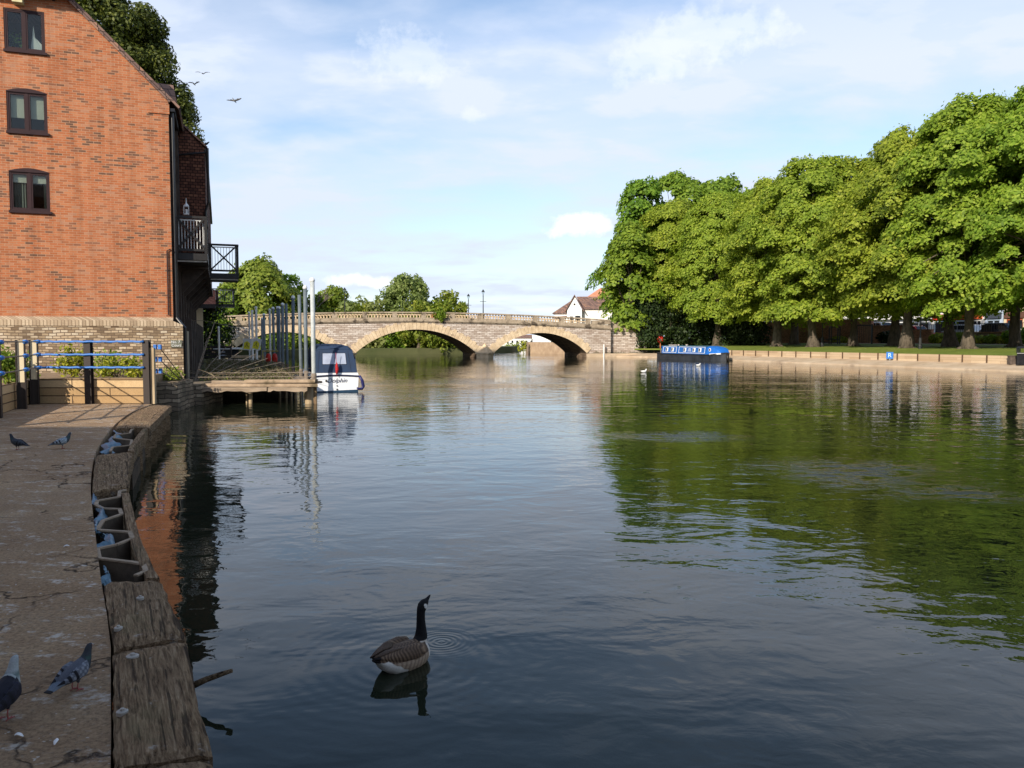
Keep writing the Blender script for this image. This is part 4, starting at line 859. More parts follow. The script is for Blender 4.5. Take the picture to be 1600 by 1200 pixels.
# dry brush and twigs on the deck
pr = np.random.default_rng(11)
def brush(name, cx, n, lab, z=.7, hgt=.5, seed=1, tw=70, mat=None):
    r = np.random.default_rng(seed); P = []
    for _ in range(n):
        t_ = r.random(); s = r.random(); base = J0 + DV * (1.6 + 22 * t_); x = -(.6 + 3.2 * s); P.append((base.x + x, base.y + x * .1, z + abs(r.normal(0, hgt * .4)) * (1 - .3 * t_)))
    P = np.array(P); N = r.normal(size=(n, 3)) + [0, -.4, .5]; o = leaf_object(name, P, N, .10, r, mat or lf_dry, aspect=.16); return tag(o, kind='stuff')
brush('dead_brushwood', 0, 15000, '', hgt=.42, seed=3); brush('green_weeds', 0, 3000, '', hgt=.25, seed=6, mat=lf_mid)
b = MB(); rr = random.Random(8)
for _ in range(150):
    base = J0 + DV * rr.uniform(.4, 14); x = -rr.uniform(.3, 3.7); p = Vector((base.x + x, base.y, .74 + rr.random() * .12)); a_ = rr.uniform(0, 6.28); l_ = rr.uniform(.4, 1.5); q = p + Vector((math.cos(a_) * l_, math.sin(a_) * l_ * .6, rr.uniform(.0, .55) * l_ * .8)); b.path([p, (p + q) / 2 + Vector((0, 0, rr.uniform(0, .08))), q], [.010, .008, .004], 4)
tag(b.build('twigs', m_twig), kind='stuff')
# notices, jackets, van and clutter at the far end of the deck
def notice(px, py, d, w_, h_, tilt, label, body, par=None):
    t_ = thing('warning_notice', label, 'notice', D(px, py, d), 0); t_.rotation_euler = (0, tilt, R(-8))
    b = MB(); b.box(-w_ / 2, w_ / 2, -.01, .01, -h_ / 2, h_ / 2); b.build('board', m_white, t_)
    b = MB(); b.prism([(-w_ * .36, -.013, -h_ * .42), (w_ * .36, -.013, -h_ * .42), (w_ * .36, -.013, h_ * .12), (0, -.013, h_ * .30), (-w_ * .36, -.013, h_ * .12)], (0, .002, 0)); b.build('yellow_panel', m_yellow, t_)
    b = MB(); b.path([(-w_ * .2, -.017, -h_ * .22), (0, -.017, -h_ * .02), (w_ * .22, -.017, -h_ * .25)], .015, 4); b.path([(0, -.017, -.0), (0, -.017, h_ * .15)], .02, 4); b.build('symbol', m_black, t_)
    return t_
notice(386, 538, 47, .52, .66, R(5), 'left yellow and white warning notice on the jetty', '')
notice(400.5, 537.5, 47, .54, .68, R(14), 'right yellow and white warning notice, more tilted', '')
tv = thing('life_jackets', 'two bright red buoyancy jackets on a yellow frame by the white tube', 'life jacket', D(424.5, 566, 43))
for s_ in (-1, 1):
    b = MB(); b.loft([(s_ * .17, 0, 0, .03, .03), (s_ * .17, 0, .03, .06, .13), (s_ * .175, 0, .22, .07, .15), (s_ * .165, 0, .40, .06, .12), (s_ * .15, 0, .47, .03, .05)], 10); b.build('jacket', m_redj if 'm_redj' in globals() else m_red, tv, smooth=True)
b = MB(); b.path([(-.5, .1, 0), (-.5, .1, .6), (.5, .1, .6), (.5, .1, -.1)], .035, 6); b.build('yellow_frame', noisy('old_yellow_paint', (.4, .32, .08), (.6, .5, .15), 5), tv)
tvn = thing('site_trailer', 'small white canopied trailer at the far end of the jetty, under the bridge end', 'trailer', D(357, 561, 62), R(15)); 
b = MB(); b.box(-1.1, 1.1, 0, 1.6, .75, .86); b.build('roof', m_white, tvn, bevel=.03); b = MB(); b.box(-.75, -.25, .2, 1.4, .15, .75); b.build('cab', plain('pale_blue_grey', (.38, .42, .50), .5), tvn); b = MB(); b.box(-.25, .75, .25, 1.4, .3, .75); b.build('window', m_dglass, tvn)
b = MB(); b.lathe([(.3, -.09), (.3, .09)], 16); o = b.build('wheel', m_blackp, tvn); o.rotation_euler = (math.pi / 2, 0, 0); o.location = (.45, .1, .16)
tb = thing('timber_stack', 'dark timber barrier left of the white trailer', 'barrier', D(335, 562, 60), R(12))
b = MB()
for k in range(4): b.box(-1.3, 1.2, -.03, .05, .12 + k * .24, .30 + k * .24)
b.build('rails', m_black, tb); b = MB(); b.box(-1.35, -1.25, -.06, .06, 0, 1.15); b.build('post', m_pile, tb); b = MB(); b.box(1.15, 1.25, -.06, .06, 0, 1.05); b.build('post', m_black, tb)
tb2 = thing('timber_beam', 'pale timber baulk lying across the far end of the deck', 'beam', D(385, 559, 57), R(8)); b = MB(); b.box(-1.0, .95, -.1, .1, .0, .17); b.build('baulk', m_pile, tb2, bevel=.01)
# ================================================================ bridge
BR = math.atan2(.26, .966)
br = thing('stone_bridge', 'stone road bridge with three wide arches and a balustrade across the river', 'bridge', (-3.3, 96, 0), BR)
arches = [(-29.1, -17.1, .55, 3.05), (-15.4, -.9, .50, 3.38), (1.03, 13.05, .50, 3.02)]
def zpar(s): return 5.42 - .00135 * (s + 8) ** 2
def zstr(s): return zpar(s) - 1.13
def intr(x, ext=0.0):
    for a, c, z0, z1 in arches:
        if a - ext <= x <= c + ext:
            h = (c - a) / 2; rise = z1 - z0; Rr = (h * h + rise * rise) / (2 * rise); return z1 - Rr + math.sqrt(max(0, (Rr) ** 2 - (x - (a + c) / 2) ** 2))
    return None
DEP = 8.6
xs = [-46]; 
x = -45
while x < -29.1: xs.append(x); x += 2
for a, c, _, _ in arches:
    n = 48
    for i in range(n + 1): xs.append(a + (c - a) * i / n)
xs.append(16.2)
b = MB()
for x0, x1 in zip(xs, xs[1:]):
    m_ = (x0 + x1) / 2; i0 = intr(m_)
    lo0, lo1 = (intr(x0 + 1e-6), intr(x1 - 1e-6)) if i0 is not None else (-2, -2)
    if i0 is not None and (lo0 is None or lo1 is None): lo0 = lo0 or .5; lo1 = lo1 or .5
    h0, h1 = zstr(x0), zstr(x1)
    for y in (0, DEP): b.poly([(x0, y, lo0), (x1, y, lo1), (x1, y, h1), (x0, y, h0)], 0)
    if i0 is not None: b.poly([(x0, 0, lo0), (x1, 0, lo1), (x1, DEP, lo1), (x0, DEP, lo0)], 1)
    b.poly([(x0, 0, h0), (x1, 0, h1), (x1, DEP, h1), (x0, DEP, h0)], 2)
for a, c, z0, _ in arches:
    for x in (a, c): b.poly([(x, 0, -2), (x, DEP, -2), (x, DEP, z0), (x, 0, z0)], 1)
b.poly([(16.2, 0, -2), (16.2, DEP, -2), (16.2, DEP, zstr(16.2)), (16.2, 0, zstr(16.2))], 0)
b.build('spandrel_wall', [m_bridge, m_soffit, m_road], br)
rr = random.Random(2)
for ai, (a, c, z0, z1) in enumerate(arches):     # rings of long wedge stones
    h = (c - a) / 2; rise = z1 - z0; Rr = (h * h + rise * rise) / (2 * rise); cx = (a + c) / 2; cz = z1 - Rr; th0 = math.asin(h / Rr); n = int(2 * th0 * Rr / .42); b = MB()
    for k in range(n):
        t0 = -th0 + 2 * th0 * k / n; t1 = -th0 + 2 * th0 * (k + 1) / n - .0025; L_out = .78 + (.16 if k % 2 else 0) + rr.uniform(-.05, .05); pr_ = -.05 - rr.uniform(0, .04); ri = Rr - .02; ro = Rr + L_out
        top = 9
        pts = [(cx + r_ * math.sin(t), pr_, min(cz + r_ * math.cos(t), zstr(cx + r_ * math.sin(t)) - .05)) for r_, t in ((ri, t0), (ro, t0), (ro, t1), (ri, t1))]
        b.prism(pts, (0, .05 - pr_, 0))
    b.build('arch_ring', m_vous, br)
# string course, parapet
def band(x0, x1, y0, y1, dz0, dz1, step=1.5):
    b = MB(); n = max(1, int((x1 - x0) / step)); vs = []
    for i in range(n + 1):
        x = x0 + (x1 - x0) * i / n; z = zpar(x)
        vs += [(x, y0, z + dz0), (x, y1, z + dz0), (x, y1, z + dz1), (x, y0, z + dz1)]
    fs = [(i * 4 + j, i * 4 + (j + 1) % 4, i * 4 + 4 + (j + 1) % 4, i * 4 + 4 + j) for i in range(n) for j in range(4)] + [(0, 1, 2, 3), (4 * n, 4 * n + 1, 4 * n + 2, 4 * n + 3)]
    b.add(vs, fs); return b
b = band(-46, 16.3, -.22, .25, -1.13, -.98); b2_ = band(-46, 16.3, -.13, .2, -1.24, -1.135); b.add(b2_.v, b2_.f); b.build('string_course', m_parapet, br)
band(-46, 16.2, -.04, .36, -.975, -.66).build('parapet_base', m_parapet, br)
band(-46, 16.2, -.09, .40, -.15, .0).build('coping', m_parapet, br)
pan = 3.42; X0 = -31.5; cnt = 0; pedge = []
piers = MB(); rearb = MB()
prof = [(.10, 0), (.10, .05), (.06, .09), (.085, .22), (.06, .36), (.05, .42), (.10, .46), (.10, .512)]
for k in range(14):
    xa = X0 + k * pan; z = zpar(xa + .25)
    if xa + .5 <= 16.2: piers.box(xa, xa + .55, -.05, .35, z - .655, z - .155)
    for j in range(8):
        x = xa + .55 + (pan - .55) * (j + .5) / 8
        if x > 13.6: continue
        if k == 7 and j in (3, 4): continue
        zz_ = zpar(x) - .66
        rearb.lathe([(r_, h_) for r_, h_ in prof[::2]], 6, (x, DEP - .2, zz_))
        if cnt < 100:
            b = MB(); b.lathe(prof, 7, (0, 0, 0)); o = b.build('baluster', m_bal, br, smooth=True) if cnt == 0 else None
            if cnt == 0: bal0 = o
            else: o = bal0.copy(); col.objects.link(o)
            o.location = (x, .15, zz_); cnt += 1
piers.box(13.7, 16.15, -.04, .35, zpar(15) - .66, zpar(15) - .16); piers.box(-46, -31.6, -.04, .35, zpar(-38) - .9, zpar(-38) + .1)
piers.build('parapet_pier', m_parapet, br)
rb_ = band(-46, 16.2, DEP - .4, DEP, -.15, 0); rearb.add(rb_.v, rb_.f); rb_ = band(-46, 16.2, DEP - .4, DEP, -1.1, -.66); rearb.add(rb_.v, rb_.f)
o = rearb.build('rear_balustrade', m_bal, br); o['kind'] = 'stuff'
b = MB(); b.box(-6.35, -5.2, -.02, .30, zpar(-5.8) - .655, zpar(-5.8) - .155); o = b.build('repair_panel', plain('orange_repair_board', (.55, .22, .12), .7), br); o['label'] = 'orange-pink repair panel filling a gap in the balustrade'
for xc in (.065, -16.25):
    b = MB(); b.prism([(xc - 1.05, 0, -2), (xc, -1.7, -2), (xc + 1.05, 0, -2)], (0, 0, 2.5)); b.prism([(xc - 1.2, .02, .50), (xc, -1.9, .50), (xc + 1.2, .02, .50)], (0, 0, .16))
    b.add([(xc - 1.05, 0, .66), (xc, -1.6, .66), (xc + 1.05, 0, .66), (xc, .0, 1.75)], [(0, 1, 3), (1, 2, 3), (0, 2, 1)]); b.build('cutwater', m_vous, br)
b = MB(); b.box(13.0, 19.5, -.5, .02, -2, .45); b.build('footing', m_pave, br)
b = MB(); b.box(15.0, 15.12, -.62, -.5, -1, 1.6); b.build('gauge_board', m_white, br)
b = MB(); b.box(16.21, 21.5, .7, 9, -1, zstr(18) - .2); b.build('approach_wall', m_bridge, br)
b = MB(); b.box(16.3, 21.5, .65, 1.1, zstr(18) - .2, zpar(18) - .1); b.build('approach_parapet', m_parapet, br)
b = MB(); b.box(-80, -46.01, 0, 9, -1, 4.4); b.build('approach_wall', m_bridge, br)

# ================================================================ trees
def make_tree(name, kind, loc, h, rad, seed, label, lf, group=None, leaf=.2, n=150, per=60, z0=.2, trunk_r=.4, flat=.35, padr=(.9, 1.7), prof=limeprof, lean=(0, 0), limbs=14, inner=.42, sprig=.03):
    rng = np.random.default_rng(seed); t = thing(name, label, 'tree', loc, rng.random() * 6.28, group)
    cc = crown_centers(rng, n, h * z0, h - padr[0] * .5, rad - padr[0] * .6, prof, inner)
    rr_ = rng.uniform(padr[0], padr[1], n)
    fn = pads if kind == 'pads' else balls
    P, N = pads(rng, cc, rr_, flat, per, np.array([0, 0, h * .45])) if kind == 'pads' else balls(rng, cc, rr_, per)
    # sprigs standing out from the outline
    k = int(len(P) * sprig); idx = rng.integers(0, len(P), k); P2 = P[idx] * (1.03, 1.03, 1.01) + rng.normal(0, .17, (k, 3)); P = np.concatenate([P, P2]); N = np.concatenate([N, N[idx]])
    leaf_object('crown', P, N, leaf, rng, lf, t)
    sel = cc[rng.permutation(n)[:limbs]]; add_trunk(t, rng, h * .62, trunk_r, sel, lean=lean, burr=(kind == 'pads'))
    return t
def root(off, px, z=None):
    w_ = bw(px, off); z = (1.40 + (off - 7) * .023) if z is None else z; return bank(off, w_, z)
LG = 'lime trees along the right bank'
protos = []
protoargs = [(21.5, 7.2, 31), (20.5, 6.8, 32), (21, 7.0, 33), (20, 6.6, 34)]
limes = [(8, 1511, 1.0, 'lime tree with a pale burred trunk, behind the retaining boards near the litter bin'), (8, 1416, 1.0, 'lime tree with a lit lumpy trunk, left of the black lamp post'),
 (8, 1270, 1.0, 'leaning lime tree with a sunlit flared foot, just right of the plain brick wall section'), (8, 1213, .98, 'ivy-clad lime tree in the front row left of the leaning one'),
 (8, 1120, .93, 'lime tree rising behind the right end of the narrowboat'), (8, 1052, .95, 'lime tree with a pale trunk rising behind the left end of the narrowboat'),
 (14, 1585, 1.0, 'lime tree with a thick dark trunk and spreading roots by the litter bin'), (13, 1484, 1.04, 'lime tree with a straight dark trunk in front of the red shop fascia'),
 (14, 1397, 1.02, 'lime tree with a broad shadowed trunk left of the pale lumpy one'), (12, 1332, .98, 'lime tree with a stout grey trunk beside the iron gate frame'),
 (15, 1240, 1.0, 'slim dark-trunked lime tree in front of the tall brick wall'), (15, 1170, 1.02, 'dark ivy-covered lime tree in front of the left end of the brick wall'), (14, 1084, 1.03, 'slim-trunked lime tree behind the middle of the narrowboat'),
 (9, 1640, .96, 'lime tree whose trunk stands just outside the right edge'), (9, 1790, .98, 'lime tree off the right side of the picture')]
for i, (off, px, sc, lab) in enumerate(limes):
    P0 = root(off, px)
    if i < 4:
        h, r_, sd_ = protoargs[i]; t = make_tree('lime_tree', 'pads', P0, h, r_, sd_, lab, lf_lime, LG, leaf=.165, n=290, per=205, z0=.17, padr=(.75, 1.4), flat=.30, inner=.5, sprig=.06, trunk_r=.42, lean=(.8, 0) if i == 2 else (0, 0)); protos.append(t)
        t.scale = (sc * .97, sc * .97, sc * .925)
    else:
        t = dup(protos[(i * 3 + 1) % 4], P0, 1.3 * i + .4, lab, (sc * (.95 + .06 * ((i * 7) % 3) / 2), sc * .97, sc * .925 * (1 + .04 * ((i * 5) % 3 - 1))))
# darker, taller trees at the bridge end
make_tree('broadleaf_tree', 'pads', D(1006, 545, 112).to_2d().to_3d() + Vector((0, 0, 1.2)), 22.3, 6.0, 51, 'tall darker green tree at the left end of the riverside row', lf_deep, 'dark trees at the bridge end', leaf=.26, n=190, per=75, z0=.12)
make_tree('broadleaf_tree', 'pads', D(1060, 545, 115).to_2d().to_3d() + Vector((0, 0, 1.2)), 24.3, 7.2, 52, 'tall darker green tree behind the first pale limes', lf_deep, 'dark trees at the bridge end', leaf=.26, n=190, per=75, z0=.15)
make_tree('broadleaf_tree', 'pads', D(1125, 545, 117).to_2d().to_3d() + Vector((0, 0, 1.2)), 24.4, 7.0, 54, 'tall darker green tree top behind the gap between the first two limes', lf_deep, 'dark trees at the bridge end', leaf=.26, n=170, per=75, z0=.25)
make_tree('broadleaf_tree', 'pads', D(985, 545, 103.5).to_2d().to_3d() + Vector((0, 0, 1.2)), 15.5, 3.8, 53, 'low leafy tree drooping over the end of the bridge parapet', lf_deep, 'dark trees at the bridge end', leaf=.24, n=110, per=80, z0=.16)
for k, (px, d, h, r_) in enumerate(((1012, 102.5, 6.5, 2.0), (1046, 103, 7, 2.8), (1080, 103, 6.5, 3.0), (1112, 101, 6, 3.0), (1145, 99, 6.2, 3.0), (1170, 98, 5, 2.2))):
    make_tree('yew_bush', 'balls', D(px, 545, d).to_2d().to_3d() + Vector((0, 0, 1.1)), h, r_, 60 + k, 'dark evergreen bush under the trees, ' + ('beside the red lifebuoy post', 'second from the red lifebuoy post', 'behind the middle of the narrowboat', 'behind the right half of the narrowboat', 'just past the narrowboat bow', 'against the left end of the brick wall')[k], lf_yew, 'dark evergreen bushes behind the narrowboat', leaf=.17, n=60, per=70, z0=.05, trunk_r=.2, padr=(.8, 1.5), prof=roundprof, limbs=3, inner=.3)
# left bank and far bank
def far(px, ytop, d, wpx, seed, label, lf, kind='balls', zb=.8, **k):
    P0 = D(px, 540, d); top = D(px, ytop, d).z; r_ = wpx / 2 / F * d
    a = dict(leaf=.26, n=90, per=60, z0=.08, trunk_r=.3, padr=(r_ * .2, r_ * .34), prof=roundprof, limbs=5, group='trees beyond the bridge'); a.update(k)
    return make_tree('broadleaf_tree', kind, (P0.x, P0.y, zb), top - zb, r_, seed, label, lf, **a)
far(405, 407, 112, 118, 71, 'big rounded bright green tree behind the left end of the bridge', lf_mid, 'pads', n=170, per=70, padr=(.9, 1.6), flat=.4)
far(352, 452, 108, 60, 77, 'smaller green tree at the left end of the bridge, partly behind the building', lf_mid)
far(452, 430, 118, 62, 72, 'dark reddish green tree right of the big rounded one', lf_deep, n=80)
far(521, 450, 124, 62, 73, 'small green tree beside the left bridge lamp', lf_mid, padr=(.7, 1.3))
far(572, 466, 128, 52, 78, 'thin pale bush showing above the balustrade left of the willow', lf_grey, n=50, per=26, inner=.2)
far(600, 470, 130, 44, 88, 'low pale bush against the left foot of the willow', lf_grey, n=50, per=26, inner=.2)
far(637, 431, 126, 84, 74, 'large rounded grey-green willow above the middle of the bridge', lf_grey, n=110, per=75, z0=.05)
far(700, 457, 130, 60, 75, 'lower green tree to the right of the willow', lf_mid, n=80)
far(672, 470, 128, 40, 76, 'small dark tree between the willow and the lower green tree', lf_deep, n=60)
far(722, 476, 134, 26, 79, 'thin feathery tree at the right end of the group above the bridge', lf_grey, n=30, per=22)
for k_, (px, yt, wpx, lf, lab) in enumerate(((480, 468, 46, lf_mid, 'low hedge tree behind the tall mooring poles'), (503, 462, 44, lf_mid, 'rounded hedge tree right of the pale galvanised pole top'), (548, 472, 50, lf_grey, 'low pale hedge bush just right of the left bridge lamp'), (563, 474, 44, lf_mid, 'small green hedge bush under the thin leafless tree'), (588, 472, 46, lf_grey, 'pale feathery hedge bush touching the willow on its left'), (655, 470, 60, lf_mid, 'broad low green bush in front of the willow foot'), (690, 474, 60, lf_mid, 'broad low green bush below the dark ivy on the bridge'), (378, 462, 60, lf_mid, 'low bright hedge tree under the big rounded tree'), (430, 462, 60, lf_deep, 'low hedge tree between the big rounded tree and the poles'))):
    far(px, yt, 122, wpx, 300 + k_, lab, lf, n=60, padr=(.6, 1.1), z0=.02)
def bare_tree(px, ybase, ytop, d, seed, label, spread=.9, r0=.14, parent=None):
    P0 = D(px, ybase, d); h = D(px, ytop, d).z - P0.z; rr = random.Random(seed); t = thing('bare_tree', label, 'tree', P0); b = MB()
    def br_(p, d_, l, r_, k):
        q = p + d_ * l; b.path([p, (p + q) / 2 + Vector((rr.uniform(-1, 1), 0, rr.uniform(-1, 1))) * l * .06, q], [r_, r_ * .8, r_ * .6], 5)
        if k > 0:
            for _ in range(3 if k > 1 else 4): 
                v = (d_ + Vector((rr.uniform(-1, 1), rr.uniform(-1, 1), rr.uniform(-.2, .7))) * spread * .75).normalized(); br_(p + d_ * l * rr.uniform(.55, 1), v, l * rr.uniform(.55, .8), r_ * .6, k - 1)
    br_(Vector((0, 0, 0)), Vector((0, 0, 1)), h * .36, r0, 4); b.build('branches', plain('grey_bare_wood', (.20, .16, .14), .9), t); return t
bare_tree(490, 520, 428, 120, 5, 'leafless grey tree rising just right of the pole tops')
bare_tree(578, 500, 456, 127, 7, 'leafless thin tree above the balustrade left of the willow', r0=.09)
bare_tree(1541, 300, 150, 72, 9, 'bare dead branches sticking out between the tree tops on the right', r0=.09)
# waterside bushes seen through the arches
ub = [(566, 124, 3.4, 3.0, lf_mid), (596, 123, 4.4, 3.2, lf_deep), (626, 124, 4.2, 3.4, lf_deep), (655, 126, 4.6, 3.4, lf_mid), (683, 128, 4.4, 3.3, lf_mid), (712, 129, 4.0, 3.2, lf_grey), (740, 131, 3.4, 2.8, lf_deep), (518, 118, 3.6, 3.2, lf_mid), (487, 117, 3.2, 3.0, lf_deep), (455, 112, 3.4, 3.2, lf_mid), (424, 111, 3.4, 3.2, lf_deep), (392, 108, 3.2, 2.8, lf_mid)]
names_ = ['left edge of the middle arch', 'left third of the middle arch', 'left of the centre of the middle arch', 'centre of the middle arch', 'right of the centre of the middle arch', 'right third of the middle arch', 'right edge of the middle arch', 'right end of the left arch', 'right half of the left arch', 'centre of the left arch', 'left half of the left arch', 'left end of the left arch']
for k, (px, d, h, r_, lf) in enumerate(ub):
    P0 = D(px, 545, d); make_tree('riverside_bush', 'balls', (P0.x, P0.y, .3), h, r_, 90 + k, 'leafy bank bush seen through the ' + names_[k], lf, 'bushes on the far bank seen through the arches', leaf=.2, n=42, per=60, z0=.0, trunk_r=.1, padr=(.7, 1.2), prof=roundprof, limbs=2, inner=.3)
def mound(pts, z0, z1, name, mat): pass
# conifer behind the brick building
make_tree('conifer_tree', 'balls', (-26.7, 52, .8), 23.8, 5.2, 41, 'huge dark olive conifer rising behind the brick building roof', lf_cedar, leaf=.105, n=260, per=560, z0=.5, trunk_r=.6, padr=(.7, 1.25), sprig=0, prof=lambda t: (1 - min(1, t) ** 3.0) ** .5 * .98, limbs=10, inner=.62)
# ivy on the bridge
def clump(px, py, d, r_, n, seed, lf, label, name='shrub', size=.07, sq=(1, .7, .9), cat='plant', group=None, loc=None):
    rng = np.random.default_rng(seed); P = rng.normal(size=(n, 3)); P /= np.linalg.norm(P, axis=1, keepdims=True); P *= r_ * (rng.random((n, 1)) ** .4) * (1 + .25 * np.sin(P[:, :1] * 5 / r_ + seed)); P *= np.array(sq)
    L = loc or D(px, py, d); o = leaf_object(name, P, P + rng.normal(0, r_ * .5, (n, 3)) + [0, -.2 * r_, .4 * r_], size, rng, lf, loc=L); return tag(o, label, cat, group)
clump(688, 492, 94.3, .85, 700, 1, lf_deep, 'dark ivy clump hanging over the bridge balustrade above the middle arch', 'ivy', .12, (1, .4, .85))
clump(565, 500, 92.6, .3, 120, 21, lf_mid, 'small weed tuft on the bridge string course', 'weed', .08, (1.6, .4, .8)) if False else None
# planter shrubs
def shrub(px, pyb, d, w_, h, seed, lf, label, n=900, size=.05, g='shrubs in the timber planters'):
    P0 = D(px, pyb, d); rng = np.random.default_rng(seed); t = thing('shrub', label, 'shrub', (P0.x, P0.y, P0.z), 0, g); b = MB(); rr = random.Random(seed); C_ = []
    for k in range(16):
        a = rr.uniform(0, 6.28); q = Vector((math.cos(a) * w_ / 2 * rr.random() ** .5, math.sin(a) * w_ / 3, h * rr.uniform(.25, 1))); b.path([(0, 0, -.1), (q.x * .4, q.y * .4, q.z * .5), q], [.012, .009, .005], 5); C_.append((q.x, q.y, q.z * .9))
    b.build('stems', m_twig, t); idx = rng.integers(0, 16, n); P = np.array(C_)[idx] + rng.normal(0, .09, (n, 3)) * (1.2, 1, 1.1); P[:, 2] = np.abs(P[:, 2]); leaf_object('foliage', P, rng.normal(size=(n, 3)) + [0, -.4, .6], size, rng, lf, t); return t
shrub(117, 588, 22.3, .78, .82, 1, lf_shrub, 'bright shrub in the planter between the corner and the middle post')
shrub(183, 589, 22.3, 1.05, .52, 2, lf_shrub, 'low yellow-flecked shrub in the planter right of the middle post')
shrub(166, 585, 23.4, .7, .72, 5, lf_mid, 'taller thin shrub behind the low yellow-flecked one', n=350)
shrub(218, 588, 22.0, .35, .2, 3, lf_shrub, 'tiny clump of weeds beside the right planter post', n=160)
shrub(268, 597, 25.0, .55, .36, 4, lf_mid, 'green weeds sprouting over the stone quay wall', n=420)
shrub(12, 600, 19.0, .55, .75, 6, lf_mid, 'leafy green shrub at the left edge behind the shaded planter', n=1100)
shrub(28, 598, 20.5, .6, .75, 7, lf_mid, 'leafy shrub left of the planter corner, seen between the fence posts', n=900)
# dark growth by the wall at the left end of the bridge
make_tree('riverside_bush', 'balls', D(322, 560, 66).to_2d().to_3d() + Vector((0, 0, .6)), 4.6, 2.3, 140, 'dark shaded bush between the brick blocks and the bridge', lf_yew, leaf=.13, n=50, per=80, z0=.05, padr=(.6, 1.1), prof=roundprof, limbs=2, trunk_r=.1)
make_tree('riverside_bush', 'balls', D(325, 520, 84).to_2d().to_3d() + Vector((0, 0, 1)), 4.8, 2.2, 141, 'green hedge bush at the left end of the balustrade', lf_deep, leaf=.16, n=50, per=70, z0=.05, padr=(.7, 1.1), prof=roundprof, limbs=2, trunk_r=.1)

# ================================================================ right bank furniture
EG = 'timber bollards along the grass edge'
b = MB(); b.box(-.034, .034, -.04, .04, -.60, -.05); 
bprot = None
for i in range(26):
    w_ = 4.6 + 2.02 * i; P0 = bank(2.40, w_, 1.10)
    side = 'nearest the litter bin' if i == 0 else ('number %d along the bank counting from the litter bin' % (i + 1))
    ords = ['nearest the blue sign and bin end', 'second', 'third', 'fourth', 'fifth', 'sixth', 'seventh', 'eighth', 'ninth', 'tenth', 'eleventh', 'twelfth', 'thirteenth', 'fourteenth', 'fifteenth', 'sixteenth', 'seventeenth', 'eighteenth', 'nineteenth', 'twentieth', 'twenty-first', 'twenty-second', 'twenty-third', 'twenty-fourth', 'twenty-fifth', 'twenty-sixth']
    lab = 'slim dark bollard against the edging boards, ' + ('nearest the bin' if i == 0 else ords[i] + ' from the litter bin')
    if bprot is None: o = b.build('bollard', m_postwood); bprot = o; tag(o, lab, 'bollard', EG)
    else: o = bprot.copy(); col.objects.link(o); o['label'] = lab
    o.location = P0; o.rotation_euler = (0, 0, BROT)
P0 = bank(2.5, -60, 0); te = thing('edging_boards', 'long run of pale boards holding back the lawn above the paving', 'edging', (P0.x, P0.y, .45), BROT + math.pi)
b = MB(); b.box(0, 109, -.035, .035, -.05, .585)
b.build('boards', m_edging, te)
def B3(off, px, z): return bank(off, bw(px, off), z)
P0 = B3(2.25, 1581, .44); b = MB(); b.box(-.22, .22, -.16, .16, 0, .56); b.box(-.25, .25, -.19, .19, .56, .62); o = b.build('stone_bollard', noisy('brown_plinth', (.06, .045, .035), (.14, .11, .09), 5), origin=None); o.location = P0; tag(o, 'broad brown block standing between the last slim post and the litter bin', 'bollard')
tl = thing('litter_bin', 'black litter bin at the right edge on the paving', 'bin', B3(2.1, 1599, .44), BROT + R(20))
b = MB(); b.box(-.33, .33, -.3, .3, .04, .78); b.box(-.36, .36, -.33, .33, 0, .05); b.build('body', m_blackp, tl, bevel=.02)
b = MB(); b.box(-.35, .35, -.32, .32, .80, .84); b.box(-.35, -.28, -.32, .32, .84, 1.12); b.box(.28, .35, -.32, .32, .84, 1.12); b.prism([(-.37, -.34, 1.12), (.37, -.34, 1.12), (.3, -.2, 1.27), (-.3, -.2, 1.27)], (0, .5, 0)); b.build('hood', m_blackp, tl)
b = MB(); b.box(-.30, .30, -.335, -.325, .785, .80); b.build('pale_band', m_white, tl)
tn = thing('mooring_sign', 'small blue square sign with a pale letter on the edging boards', 'sign', B3(2.2, 1390, .47), BROT + R(25))
b = MB(); b.box(-.28, .28, -.015, .015, .12, .68); b.build('panel', m_blue, tn, bevel=.01); b = MB(); b.box(-.03, .03, .02, .06, 0, .6); b.build('post', m_galv, tn)
text_obj('R', .5, plain('pale_blue_lettering', (.50, .66, .85), .5), tn, (0, -.02, .40))
def lamp(P0, h, label, lab2='lamp_post', s=1.0, rz=0, group=None):
    t_ = thing('street_lamp', label, 'street lamp', P0, rz, group); b = MB(); b.lathe([(.17 * s, 0), (.17 * s, .25), (.13 * s, .35), (.12 * s, .9), (.08 * s, 1.0), (.06 * s, 1.2), (.045 * s, h - .6), (.06 * s, h - .55), (.04 * s, h - .5), (.04 * s, h - .35)], 10)
    b.box(-.35 * s, .35 * s, -.02, .02, h - 1.25, h - 1.2); b.build('post', m_dark_metal, t_); b = MB(); b.lathe([(.09 * s, h - .35), (.16 * s, h - .02)], 6); b.build('glass', m_glass, t_); b = MB(); b.lathe([(.20 * s, h - .02), (.17 * s, h + .04), (.07 * s, h + .2), (.02, h + .3)], 6); b.build('hood', m_dark_metal, t_); return t_
lamp(B3(7, 1437, 1.38), 4.2, 'black lamp post on the lawn between the lime trunks')
lamp(B3(9, 1284, 1.42), 4.6, 'slender dark lamp post beside the leaning lime', s=.8)
lb = [(539, 449, 100.5, 'iron street lamp on the bridge in front of the left trees'), (732, 459, 108, 'iron street lamp on the bridge, left of the two close together'), (755, 452, 101, 'iron street lamp on the bridge, taller one of the pair')]
for px, yt, d, l_ in lb:
    P0 = D(px, 500, d); lamp((P0.x, P0.y, 4.2), D(px, yt, d).z - 4.5, l_, s=1.15, rz=BR, group='street lamps on the bridge')
